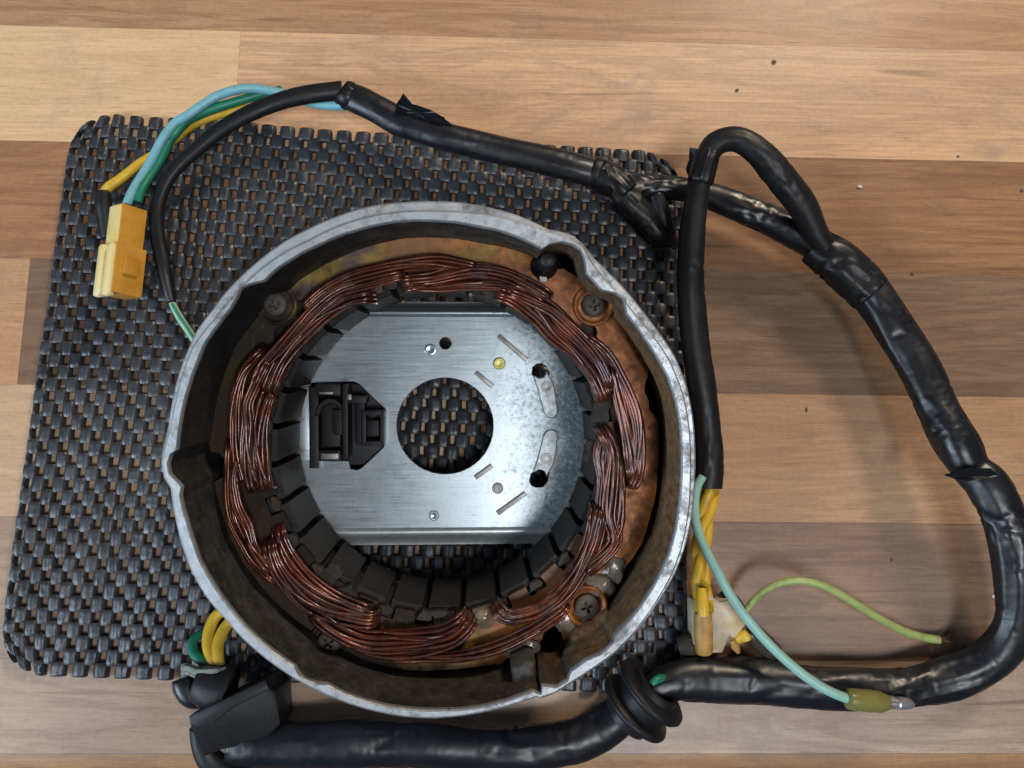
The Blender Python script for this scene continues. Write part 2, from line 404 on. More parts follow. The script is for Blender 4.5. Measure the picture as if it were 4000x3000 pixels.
M['plugc'] = simple("cream_plug_rib", (0.72, 0.62, 0.34), (0.66, 0.46, 0.12), 0.38, 0.0, 60, 0.1)
M['plug'] = simple("cream_plug_plastic", (0.60, 0.31, 0.04), (0.46, 0.19, 0.018), 0.38, 0.0, 110, 0.1)
M['string'] = simple("grey_string", (0.24, 0.27, 0.22), (0.12, 0.14, 0.12), 0.8, 0.0, 900, 0.6)
M['bullet'] = simple("bright_bullet", (0.55, 0.56, 0.57), (0.38, 0.38, 0.38), 0.3, 0.8)
M['sheath'] = simple("olive_translucent_sheath", (0.30, 0.27, 0.07), (0.22, 0.20, 0.06), 0.25, 0.0, 100, 0.15, trans=0.35)
M['smoke'] = simple("smoky_sheath", (0.10, 0.075, 0.055), (0.06, 0.05, 0.04), 0.25, 0.0, 100, 0.15, trans=0.3)
M['barecu'] = simple("bare_copper_strand", (0.30, 0.14, 0.07), (0.18, 0.09, 0.05), 0.4, 0.8)
M['crumb'] = simple("dark_crumb", (0.13, 0.085, 0.05), (0.06, 0.04, 0.025), 0.8)
M['crumbw'] = simple("pale_flake", (0.62, 0.60, 0.58), (0.5, 0.48, 0.46), 0.6)
M['base'] = simple("worktop_core", (0.10, 0.06, 0.035), (0.08, 0.05, 0.03), 0.8)

# ------------------------------------------------------------------ worktop of laminate planks
top = mk("worktop", cbox(0, 70, -12.1, 1100, 640, 20, 0), M['base'], kind='structure', smooth=False)
yb = [at(2000, v).y for v in (149, 591, 1042, 1526, 2032, 2578, 2944)]
yb = [yb[0] + 2 * 36, yb[0] + 36] + yb
edge_y = yb[-1]
rows = [  # joints px (x) and (light, dark, streak, cath) per plank from left to right
    ([], 40, [((.40, .26, .155), (.24, .13, .07), .5, 0)]),
    ([], 60, [((.47, .30, .18), (.28, .155, .088), .7, 0)]),
    ([925], 350, [((.70, .53, .34), (.52, .36, .21), .16, .3), ((.64, .43, .27), (.36, .23, .15), .25, .3)]),
    ([1500], 760, [((.40, .225, .125), (.21, .11, .06), .6, 0), ((.36, .205, .108), (.18, .092, .047), .7, 0)]),
    ([90, 1900], 1280, [((.50, .31, .19), (.36, .20, .11), .35, .1), ((.24, .155, .105), (.13, .08, .055), .5, 0), ((.28, .187, .122), (.13, .08, .052), .6, .15)]),
    ([1800], 1780, [((.56, .41, .27), (.40, .27, .17), .15, .25), ((.48, .31, .185), (.32, .19, .11), .2, .25)]),
    ([1500], 2300, [((.40, .30, .225), (.25, .17, .12), .35, .1), ((.30, .195, .135), (.15, .09, .065), .65, .1)]),
    ([1850], 2700, [((.42, .315, .25), (.27, .18, .13), .3, .1), ((.42, .33, .265), (.25, .165, .12), .4, 0)]),
]
k = 0
for r, (js, vy, cols_) in enumerate(rows):
    y1, y0 = yb[r], yb[r + 1]
    xs = [-480] + [at(j, vy).x for j in js] + [480]
    for j in range(len(xs) - 1):
        lt, dk, st, ca = cols_[j]
        cx, cy = (xs[j] + xs[j + 1]) / 2, (y0 + y1) / 2
        o = mk("plank", cbox(cx, cy, -1.5, xs[j + 1] - xs[j] - 0.05, y1 - y0 - 0.05, 3.0, 0.02), wood_mat(k, lt, dk, st, ca), top, smooth=False)
        k += 1
# rounded front edge strip
prof = [(0, 0)] + [(-10 * math.sin(a), -10 + 10 * math.cos(a)) for a in [i * math.pi / 20 for i in range(1, 11)]] + [(-10, -34), (0, -34)]
V = []; n = len(prof)
for X in (-480, 480):
    for dy, dz in prof: V.append((X, edge_y + dy - 0.03, dz))
Fc = [(i, (i + 1) % n, n + (i + 1) % n, n + i) for i in range(n)] + [tuple(range(n)), tuple(range(n, 2 * n))[::-1]]
mk("front_edge", (V, Fc), wood_mat(90, (.40, .25, .14), (.24, .13, .07), .5, 0), top, sharp=60)

# ------------------------------------------------------------------ anti slip mat
def build_mat():
    TL, TR, BR, BL = [at(*p) for p in ((292, 436, 2), (2668, 596, 2), (2690, 2716, 2), (-14, 2636, 2))]
    NC, NR = 65, 46             # sites across (two per mesh), rows
    cr = 0.068
    def P(a, b):
        a = min(max(a, 0), 1); b = min(max(b, 0), 1); cb = cr / 0.86
        dx = (cr - min(a, 1 - a)) / cr; dy = (cb - min(b, 1 - b)) / cb
        if dx > 0 and dy > 0:           # round the corner: square -> quarter disc
            u_, v_ = dx * math.sqrt(1 - dy * dy / 2), dy * math.sqrt(1 - dx * dx / 2)
            na, nb = cr * (1 - u_), cb * (1 - v_)
            a = na if a < .5 else 1 - na; b = nb if b < .5 else 1 - nb
        p = TL.lerp(TR, a).lerp(BL.lerp(BR, a), b)
        wob = 0.35 * noise.noise(Vector((a * 7, b * 7, 1)))
        return p + Vector((wob, 0.4 * noise.noise(Vector((a * 6, b * 6, 9))), 0))
    V = []; Fc = []
    g = 8
    cr = 0.072
    for j in range(NR):
        for i in range(NC):
            edge = (i in (0, NC - 1)) and (i + j) % 2
            if (i + j) % 2 and not edge: continue
            a = (i + 0.5) / NC; b = (j + 0.5) / NR
            ax = min(a, 1 - a); bx = min(b, 1 - b) * 0.88
            wide = 0.640 + 0.14 * min(1, max(0, (a - 0.08) / 0.4)) + 0.05 * noise.noise(Vector((a * 5, b * 5, 4)))
            hgt = 0.585 + 0.03 * random.random()
            da, db = 1 / NC, 1 / NR
            if edge: wide = 0.16; a += (0.30 if i else -0.30) / NC
            n0 = len(V); th = 1.5 + 0.25 * random.random(); tilt = random.uniform(-.15, .15)
            lift = 0.35 + 1.1 * max(0, 1 - a / 0.55) ** 1.2 + 0.3 * noise.noise(Vector((a * 9, b * 9, 2)))
            sk = random.uniform(-.05, .05)
            for q in range(g):
                for p in range(g):
                    s = -1 + 2 * p / (g - 1); t = -1 + 2 * q / (g - 1)
                    # square-ish pad, pinched in the middle rows, curled edges
                    s2 = s * (1 - 0.03 * random.random() * t * t); t2 = t * (1 - 0.05 * s ** 4)
                    A = a + s2 * wide * da + sk * t * da; B = b + t2 * hgt * db
                    c = P(A, B)
                    dome = (1 - 0.30 * s * s - 0.30 * abs(s) ** 7) * (1 - 0.12 * abs(t) ** 6)
                    rib = 0.19 * math.cos(s * 8 + i) * (1 - t * t)
                    z = lift + th * dome + (rib + tilt * s) * dome - 0.12 * abs(t) ** 5 + 0.12 * noise.noise(Vector((A * 90, B * 90, 3)))
                    V.append((c.x, c.y, max(0.12, z)))
            for q in range(g - 1):
                for p in range(g - 1):
                    k = n0 + q * g + p; Fc.append((k, k + g, k + g + 1, k + 1))
            # skirt underneath
            n1 = len(V); ring = [n0 + p for p in range(g)] + [n0 + q * g + g - 1 for q in range(1, g)] + \
                [n0 + (g - 1) * g + p for p in range(g - 2, -1, -1)] + [n0 + q * g for q in range(g - 2, 0, -1)]
            for v in ring: V.append((V[v][0], V[v][1], max(0.05, V[v][2] - 1.3)))
            L = len(ring)
            for q in range(L): Fc.append((ring[q], ring[(q + 1) % L], n1 + (q + 1) % L, n1 + q))
    o = mk("anti_slip_mat", (V, Fc), M['mat'], sharp=60)
    o['label'] = "dark grey open-weave anti slip mat lying under the round housing"; o['category'] = "mat"
build_mat()

# ------------------------------------------------------------------ stator housing
H = thing("stator_housing", "round cast aluminium housing with copper windings and silver back plate lying open on the mat", "motor housing")
H.matrix_world = Matrix.Translation(HO * S) @ HR.to_4x4()
inner = [(1700,864),(1540,867),(1444,886),(1353,913),(1263,949),(1167,997),(1082,1051),(1034,1097),(986,1108),(944,1124),(921,1172),(901,1208),(859,1262),(805,1335),(769,1419),(739,1503),(715,1594),(699,1690),(692,1758),(668,1774),(657,1811),(664,1852),(690,1878),(711,1901),(706,1930),(706,1940),(718,1991),(746,2088),(780,2185),(829,2275),(891,2365),(967,2456),(1051,2532),(1152,2604),(1166,2632),(1190,2655),(1240,2670),(1274,2671),(1335,2705),(1432,2740),(1536,2762),(1640,2773),(1739,2774),(1877,2761),(1988,2733),(2078,2698),(2113,2713),(2116,2678),(2175,2684),(2217,2657),(2229,2620),(2286,2580),(2349,2553),(2396,2508),(2400,2476),(2473,2407),(2536,2317),(2591,2213),(2626,2123),(2647,2012),(2660,1873),(2660,1735),(2655,1654),(2637,1564),(2607,1473),(2564,1395),(2510,1311),(2446,1226),(2436,1172),(2402,1146),(2347,1134),(2290,1069),(2283,1020),(2269,979),(2233,955),(2191,946),(2142,957),(2118,977),(2070,949),(1986,913),(1901,892),(1811,874)]
outer = [(1700,785),(1564,789),(1444,804),(1323,840),(1203,892),(1112,940),(1022,1006),(962,1057),(889,1130),(829,1208),(769,1286),(727,1377),(696,1461),(672,1558),(657,1654),(642,1726),(632,1760),(627,1804),(638,1866),(664,1908),(668,1943),(680,2012),(704,2116),(746,2234),(801,2331),(877,2421),(960,2511),(1051,2587),(1155,2657),(1293,2726),(1432,2774),(1570,2802),(1700,2809),(1739,2806),(1877,2788),(1988,2761),(2099,2724),(2112,2732),(2175,2708),(2224,2676),(2293,2632),(2397,2560),(2494,2463),(2570,2359),(2633,2255),(2674,2151),(2702,2033),(2716,1873),(2717,1735),(2703,1594),(2679,1491),(2637,1389),(2576,1299),(2516,1220),(2444,1130),(2384,1069),(2323,1009),(2281,955),(2239,919),(2191,904),(2142,895),(2094,871),(2022,840),(1901,807),(1781,787)]
step = [(1700,822),(1564,825),(1444,843),(1323,880),(1203,937),(1112,982),(1022,1045),(962,1098),(900,1165),(829,1252),(751,1353),(715,1443),(684,1564),(663,1670),(640,1750),(631,1804),(642,1866),(668,1908),(671,1943),(682,2012),(706,2116),(748,2234),(803,2331),(879,2421),(962,2511),(1053,2587),(1157,2657),(1293,2724),(1432,2772),(1570,2800),(1700,2807),(1739,2804),(1877,2786),(1988,2759),(2099,2722),(2112,2728),(2175,2705),(2224,2673),(2293,2629),(2395,2557),(2490,2460),(2564,2356),(2625,2250),(2664,2146),(2688,2033),(2700,1873),(2700,1735),(2685,1600),(2658,1500),(2614,1400),(2552,1309),(2490,1235),(2420,1150),(2365,1090),(2318,1030),(2278,965),(2236,928),(2191,912),(2140,903),(2090,885),(2015,862),(1901,836),(1781,824)]
NA = 720
TH = np.linspace(-math.pi, math.pi, NA, endpoint=False)
def polar(px, z):
    L = [hl(u, v, z) for u, v in px]
    a = np.array([math.atan2(p.y, p.x) for p in L]); r = np.array([math.hypot(p.x, p.y) for p in L])
    o = np.argsort(a); a = a[o]; r = r[o]
    a = np.concatenate([a - 2 * math.pi, a, a + 2 * math.pi]); r = np.concatenate([r, r, r])
    return np.interp(TH, a, r)
rin = polar(inner, 0); rst = polar(step, 0); rou = polar(outer, -3.0)
rough_ = np.array([0.10 * noise.noise(Vector((math.cos(t) * 14, math.sin(t) * 14, 0))) + 0.05 * noise.noise(Vector((math.cos(t) * 50, math.sin(t) * 50, 0))) for t in TH])
rin = rin + rough_; rst = np.maximum(rst + rough_[::-1] * 0.3, rin + 0.75); rou = np.maximum(rou, rst - 2.6)
sm = np.convolve(np.concatenate([rou, rou, rou]), np.ones(61) / 61, 'same')[NA:2 * NA]
fl = np.minimum(rou, 58.5 * 1.2)
def rings(spec):
    V = []; Fc = []
    for rr, z in spec:
        rr = np.broadcast_to(rr, (NA,))
        for t, r_ in zip(TH, rr): V.append((r_ * math.cos(t), r_ * math.sin(t), z))
    for i in range(len(spec) - 1):
        for k in range(NA):
            k2 = (k + 1) % NA
            Fc.append((i * NA + k, i * NA + k2, (i + 1) * NA + k2, (i + 1) * NA + k))
    return V, Fc
rim = mk("rim", rings([(rin, -1.5), (rin + 0.05, -0.45), (rin + 0.35, 0), (rst - 0.4, 0), (rst, -0.35), (rst + 0.1, -3.0), (np.maximum(fl - 0.4, rst + 0.1), -3.0), (np.maximum(fl, rst + 0.15), -3.4), (np.maximum(fl, rst + 0.15), -7), (np.maximum(sm - 2.6, rin + 1.6), -9), (np.maximum(sm - 5.5, rin + 1.5), -44), (np.maximum(sm - 8, rin + 0.2), -48.5), (53 + 0 * rin, -49), (53 + 0 * rin, -44)]), M['rim'], H, sharp=30)
r2 = rin - 0.12
ridge = np.array([0.25 * noise.noise(Vector((math.cos(t) * 6, math.sin(t) * 6, 5))) for t in TH])
und = 1.5 * np.clip((np.cos(TH) - 0.25) * 4, 0, 1)
mk("inner_wall", rings([(rin - 0.02, -1.45), (r2 - 0.3 + ridge, -8), (r2 - 0.45 + ridge, -11.5), (r2 - 0.5 + und, -12.2), (r2 - 0.6 + und, -22), (r2 - 0.8 + und, -30.5), (r2 - 2.0, -31.2), (53 + 0 * rin, -31.3), (53 + 0 * rin, -44)]), M['wall'], H, sharp=40)

for pts_, zt_ in (([(2236,2612),(2290,2578),(2349,2550),(2396,2505),(2412,2450),(2380,2400),(2330,2440),(2270,2470),(2232,2500),(2228,2560)], -12.5),
                  ([(2000,2728),(2078,2698),(2100,2690),(2096,2640),(2092,2590),(2060,2585),(2000,2610)], -7.0)):
    mk("wall_boss", plate2d([rough_loop(pl(pts_, zt_), .5)], -31, zt_, 0.8), M['wall'], H, sharp=50)
# end plate of the stator
ZP = -20.0
ep = [(1395,935),(1440,925),(1452,948),(1500,940),(1512,915),(1536,908),(1700,905),(1855,907),(1862,928),(1895,934),(1925,918),(1944,916),(1968,928),(1985,935),(2022,948),(2070,970),(2106,991),(2120,1010),(2150,1055),(2203,1051),(2250,1082),(2299,1112),(2340,1128),(2395,1150),(2426,1200),(2426,1256),(2462,1300),(2498,1353),(2520,1405),(2531,1461),(2520,1500),(2516,1528),(2536,1570),(2534,1600),(2556,1625),(2570,1654),(2572,1700),(2567,1839),(2560,1929),(2536,2030),(2508,2116),(2470,2180),(2432,2227),(2385,2290),(2369,2330),(2360,2400),(2310,2440),(2240,2470),(2200,2500),(2190,2440),(2140,2440),(2100,2530),(2050,2560),(1990,2560),(1960,2590),(1863,2602),(1780,2612),(1669,2618),(1591,2615),(1480,2594),(1380,2560),(1290,2575),(1210,2540),(1200,2480),(1085,2385),(990,2270),(920,2160),(870,2040),(850,1950),(838,1880),(900,1850),(898,1800),(868,1768),(826,1764),(818,1720),(812,1660),(830,1540),(865,1440),(920,1340),(985,1265),(985,1190),(1005,1120),(1080,1085),(1130,1060),(1230,990),(1310,955)]
loops = [rough_loop(pl(ep, ZP), 0.28)]
inner_loop = []
NT_ = 27; A0 = math.radians(-68 + 13.333 * 0)       # angle of a slot centre
for k in range(NT_):
    a = A0 + k * 2 * math.pi / NT_
    for da, rr in ((-3.2, 41.2), (-3.0, 44.3), (3.0, 44.3), (3.2, 41.2), (5.0, 41.1), (8.3, 41.1)):
        aa = a + math.radians(da); inner_loop.append((rr * math.cos(aa), rr * math.sin(aa)))
loops.append(inner_loop)
for u, v, r in ((2290, 1300, 2.6), (1186, 1206, 2.2), (1112, 1312, 2.4), (2225, 2400, 1.5)):
    p = hl(u, v, ZP); loops.append(circ(p.x, p.y, r, 14))
mk("end_plate", plate2d(loops, ZP - 0.7, ZP + 0.7, 0.12), M['endplate'], H, sharp=30)

# laminated core: yoke, teeth, slot liners
mk("core_yoke", lathe([(44.6, -22), (52.4, -22), (52.4, -44.5), (44.6, -44.5), (44.6, -22)], 96, cap=False), M['coredark'], H, sharp=30)
def sector(a1, a2, r0, r1, z0, z1, n=6, ch=0.25):
    V = []; Fc = []
    for j in range(n + 1):
        a = a1 + (a2 - a1) * j / n; c, s = math.cos(a), math.sin(a)
        for r, z in ((r0, z0 + ch), (r0, z1 - ch), (r0 + ch, z1), (r1, z1), (r1, z0), (r0 + ch, z0)): V.append((r * c, r * s, z))
    for j in range(n):
        for k in range(6): Fc.append((j * 6 + k, j * 6 + (k + 1) % 6, (j + 1) * 6 + (k + 1) % 6, (j + 1) * 6 + k))
    Fc += [tuple(range(6)), tuple(range(n * 6, n * 6 + 6))[::-1]]
    return V, Fc
hw = math.pi / NT_
t0 = mk("core_tooth", sector(-hw + math.radians(1.2), hw - math.radians(1.2), 40.0, 46.5, -45, -21.2), M['core'], H, sharp=30)
t1 = mk("slot_liner", sector(-math.radians(2.2), math.radians(2.2), 43.6, 46.5, -44, -20.6, 3), M['coredark'], H, sharp=30)
def jag(seed):
    rnd = random.Random(seed); pts = []
    for k in range(12):
        a = 2 * math.pi * k / 12; r = rnd.uniform(0.8, 1.35)
        pts.append((42.2 + r * 0.9 * math.cos(a), r * 1.9 * math.sin(a)))
    return plate2d([pts], -20.9, -19.2 + rnd.uniform(0, .8), 0.1)
jags = [mk("slot_insulator", jag(s), M['insul'], H, sharp=30) for s in range(4)]
for k in range(NT_):
    a = A0 + k * 2 * math.pi / NT_
    for src, ang in ((t0, a + hw), (t1, a), (jags[k % 4], a)):
        if k == 0 or (src in jags and k < 4): o = src
        else:
            o = src.copy(); col.objects.link(o); o.parent = H
        o.rotation_euler = (0, 0, ang)

# back plate
ZB = -46.0
def bp(u, v): return tuple(hl(u, v, ZB)[:2])
ytop = hl(1700, 1236, ZB).y; ybot = hl(1700, 2062, ZB).y
rp = 52.5; out = []
for k in range(40):
    a = math.asin(ybot / rp) + (math.asin(ytop / rp) - math.asin(ybot / rp)) * k / 39
    out.append((rp * math.cos(a), rp * math.sin(a)))
for k in range(40):
    a = math.pi - math.asin(ytop / rp) + (math.asin(ytop / rp) - math.asin(ybot / rp)) * k / 39
    out.append((rp * math.cos(a), rp * math.sin(a)))
sB = hs(ZB)
def hole(u, v, rpx, n=32, ry=None):
    c = bp(u, v); return circ(c[0], c[1], rpx / sB, n, (ry or rpx) / sB)
cut = [bp(*p) for p in ((1214,1496),(1384,1491),(1405,1502),(1498,1592),(1507,1620),(1507,1728),(1498,1748),(1412,1828),(1396,1836),(1370,1832),(1362,1800),(1214,1800))]
strips = [((1947,1311),(2058,1407)),((1859,1455),(1925,1510)),((1856,1866),(1922,1818)),((1943,2005),(2054,1925))]
loops = [out, hole(1739, 1664, 188, 96), cut, hole(1740, 1341, 23), [bp(*p) for p in ((2078,1462),(2080,1436),(2096,1421),(2118,1419),(2137,1434),(2146,1452),(2142,1476),(2122,1490),(2096,1484))], [bp(*p) for p in ((2068,1880),(2074,1852),(2090,1838),(2118,1834),(2146,1846),(2140,1880),(2122,1902),(2096,1905),(2076,1896))]]
mk("back_plate", plate2d(loops, ZB - 0.9, ZB, 0.12), M['plate'], H, sharp=30)
def strip_prof(prof):       # profile (y,z) swept along x inside the bore
    V = []; n = len(prof)
    for y_, z_ in prof:
        X = math.sqrt(max(1, 52.4 ** 2 - y_ * y_)); V += [(-X, y_, z_), (X, y_, z_)]
    return V, [(2 * i, 2 * i + 1, 2 * ((i + 1) % n) + 1, 2 * ((i + 1) % n)) for i in range(n)] + [tuple(range(0, 2 * n, 2)), tuple(range(1, 2 * n, 2))[::-1]]
yb2 = ybot; yt2 = ytop
mk("plate_lip", strip_prof([(yb2, ZB - .1), (yb2 - .6, ZB + .28), (yb2 - 1.3, ZB + .30), (yb2 - 2.0, ZB + .05), (yb2 - 2.6, ZB - .5), (yb2 - 3.3, ZB - 1.3), (yb2 - 4.0, ZB - 1.75), (yb2 - 5.2, ZB - 1.9), (yb2 - 5.2, ZB - 2.7), (yb2 - 3.2, ZB - 2.7), (yb2 - 1.8, ZB - .8), (yb2, ZB - .9)]), M['lip'], H, sharp=50)
mk("plate_lip", strip_prof([(yt2, ZB - .1), (yt2 + .7, ZB + .3), (yt2 + 1.4, ZB + .2), (yt2 + 2.0, ZB - .6), (yt2 + 2.6, ZB - 1.3), (yt2 + 4.2, ZB - 1.4), (yt2 + 4.2, ZB - 2.2), (yt2 + 2.2, ZB - 2.2), (yt2 + 1.2, ZB - .8), (yt2, ZB - .9)]), M['plate'], H, sharp=50)
for (a, b) in strips:
    pa, pb = Vector(bp(*a)), Vector(bp(*b)); d = pb - pa; c = (pa + pb) / 2
    Mr = Matrix.Rotation(math.atan2(d.y, d.x), 3, 'Z')
    mk("locating_tab", cbox(c.x, c.y, ZB + 0.15, d.length, 1.35, 1.1, 0.25, Mr), M['steel'], H, sharp=30)
def rivet(u, v, rpx, mat, h=0.5, name="rivet"):
    c = bp(u, v); r = rpx / sB
    mk(name, lathe([(0.001, h * .75), (r * .55, h * .8), (r * .62, h), (r * .85, h), (r, h * .5), (r, -0.4)], 24, c, ZB), mat, H, sharp=30)
rivet(1951, 1420, 24, M['brass'], .7); rivet(1944, 1907, 22, M['steel']); rivet(1681, 1366, 23, M['plate'], .2); rivet(1695, 2014, 20, M['plate'], .3)
# kidney shaped retainers
kid = [(2085,1468),(2100,1520),(2117,1585),(2124,1612),(2140,1630),(2165,1630),(2177,1608),(2172,1560),(2160,1500),(2140,1462),(2136,1450),(2125,1470),(2105,1476)]
def smoothloop(L, n=4):
    P = [Vector(p) for p in L]; o = []
    for i in range(len(P)):
        a, b, c, d = P[i - 1], P[i], P[(i + 1) % len(P)], P[(i + 2) % len(P)]
        for k in range(n):
            t = k / n; q = 0.5 * ((2 * b) + (c - a) * t + (2 * a - 5 * b + 4 * c - d) * t * t + (3 * b - a - 3 * c + d) * t ** 3); o.append((q.x, q.y))
    return o
mk("slotted_retainer", plate2d([smoothloop([bp(*p) for p in kid])], ZB - 0.1, ZB + 1.0, 0.25), M['zinc'], H, sharp=30)
kid2 = [(u, 3310 - v) for u, v in kid]
mk("slotted_retainer", plate2d([smoothloop([bp(*p) for p in kid2])[::-1]], ZB - 0.1, ZB + 0.7, 0.2), M['zinc'], H, sharp=30)
rivet(2133, 1511, 24, M['steel'], 1.3); rivet(2134, 1790, 24, M['steel'], .9)
# black plastic pick-up carrier in the cut-out
def bx(u0, v0, u1, v1, z0, z1, b=0.3, mat='black', name=None, par=None):
    zt = z1; a = hl(u0, v0, zt); c = hl(u1, v1, zt)
    return cbox((a.x + c.x) / 2, (a.y + c.y) / 2, (z0 + z1) / 2, abs(c.x - a.x), abs(c.y - a.y), z1 - z0, b)
car = mk("sensor_carrier", join(bx(1208,1500,1500,1815,-50,-47.3), bx(1205,1512,1245,1830,-48,-43), bx(1228,1500,1330,1545,-48,-42.5), bx(1240,1760,1330,1800,-48,-43.5),
        bx(1255,1560,1330,1745,-48,-44)), M['black'], H, sharp=30)
mk("terminal_bracket", join(bx(1335,1500,1360,1790,-48,-40), bx(1345,1545,1430,1575,-48,-41), bx(1300,1600,1345,1700,-48,-41.5), bx(1390,1570,1425,1740,-48,-42)), M['black'], car, sharp=30)
fr = [bx(1420,1602,1500,1622,-48,-41), bx(1420,1722,1500,1742,-48,-41), bx(1410,1602,1430,1742,-48,-41), bx(1484,1602,1502,1742,-48,-41)]
mk("sensor_frame", join(*fr), M['black'], car, sharp=30)
aa = [(1290 + 62 * math.cos(t), 1625 - 70 * math.sin(t)) for t in [math.pi * k / 10 for k in range(11)]]
ab = [(1290 + 40 * math.cos(t), 1625 - 46 * math.sin(t)) for t in [math.pi * k / 10 for k in range(11)]][::-1]
mk("carrier_arch", plate2d([[tuple(hl(u, v, -42)[:2]) for u, v in aa + ab]], -46, -42.2, .3), M['rubber'], car, sharp=30)
mk("sensor", bx(1432,1640,1482,1705,-48,-43.5, 0.4), M['rubber'], car, sharp=30)
mk("clip", join(bx(1246,1530,1300,1540,-44,-41.5,.15), bx(1352,1540,1372,1562,-42,-40.2,.15), bx(1252,1770,1322,1795,-44,-42.2,.3)), M['steel'], car, sharp=30)
p = bp(1182, 1655); mk("mounting_tab", cbox(p[0], p[1], ZB + .4, 4.2, 21, 1.0, .2), M['plate'], H, sharp=30)

# screws
def cross_head(u, v, rpx, z, tilt=0.3, seat=True):
    c = hl(u, v, z); r = rpx / hs(z)
    prof = [(0.001, 0.55), (r * .55, 0.5), (r * .88, 0.25), (r, -0.1), (r, -1.2)]
    bm = bmesh.new()
    s = mk("screw", lathe([(r, -1.4), (r, -0.15), (r * .9, 0.2), (r * .62, 0.42), (r * .5, 0.45), (r * .5, -1)], 32, c[:2], z, cap=False), M['screw'], H, sharp=40)
    bm.free()
    # recessed cross: four pads round a sunken cross
    ro = r * .52; wv = r * .13; pads = []
    for q in range(4):
        a0 = q * math.pi / 2 + tilt
        pts = [(wv, wv)] + [(ro * math.cos(t) , ro * math.sin(t)) for t in [math.asin(wv / ro) + (math.pi / 2 - 2 * math.asin(wv / ro)) * k / 6 for k in range(7)]]
        ca, sa = math.cos(a0), math.sin(a0)
        pts = [(c.x + x * ca - y * sa, c.y + x * sa + y * ca) for x, y in pts]
        pads.append(plate2d([pts], z - 0.9, z + 0.47, 0.06))
    mk("screw_head", join(*pads, lathe([(0.001, -0.8), (ro, -0.8), (ro, -1.2)], 20, c[:2], z)), M['screw'], s, sharp=30)
    if seat:
        mk("screw_seat", lathe([(r * 1.05, -0.9), (r * 1.2, -0.8), (r * 1.5, -0.1), (r * 1.62, 0.05), (r * 1.75, -0.1), (r * 1.8, -.9)], 40, c[:2], z - 0.4, cap=False), M['endplate'], H, sharp=60)
cross_head(1075, 1188, 46, -18.3, 0.4); cross_head(2320, 1193, 46, -18.3, 0.15); cross_head(2293, 2372, 48, -17.0, 0.35); cross_head(1283, 2511, 45, -18.3, 0.6)
# locating pin, black, flared foot
c = hl(2142, 1015, -7)
mk("locating_pin", lathe([(0.001, 0.1), (1.5, 0), (1.85, -.35), (1.85, -9), (2.2, -9.6), (3.3, -11), (3.5, -13.2), (3.2, -13.4)], 32, c[:2], -7), M['rubber'], H, sharp=50)
c2 = hl(2128, 1072, -17.6)
mk("white_deposit", plate2d([rough_loop([(c2.x - 1.6, c2.y), (c2.x - .2, c2.y + .9), (c2.x + .5, c2.y - .6), (c2.x + .1, c2.y - 1.8), (c2.x - 1, c2.y - 1.6)], .5, .4)], -18.2, -17.5, .1), M['crumbw'], H)
# resin blobs
def blob(u, v, z, rx, ry, rz, seed):
    V, Fc = lathe([(max(0.001, math.sin(a)), math.cos(a)) for a in [math.pi * i / 12 for i in range(1, 12)]], 20)
    c = hl(u, v, z); V2 = []
    for p in V:
        k = 1 + 0.35 * noise.noise(Vector(p) * 1.4 + Vector((seed, 0, 0)))
        V2.append((c.x + p[0] * rx * k, c.y + p[1] * ry * k, c.z + p[2] * rz * k))
    mk("resin_blob", (V2, Fc), M['resin'], H)
blob(2030, 2535, -19, 5.0, 2.6, 2.0, 1); blob(2215, 2425, -19, 3.2, 3.4, 1.7, 2); blob(2345, 2290, -19, 4.0, 3.2, 1.5, 3); blob(1885, 2415, -20, 3.4, 2.6, 1.8, 4); blob(2400, 2225, -19.2, 2.6, 3.6, .9, 5)

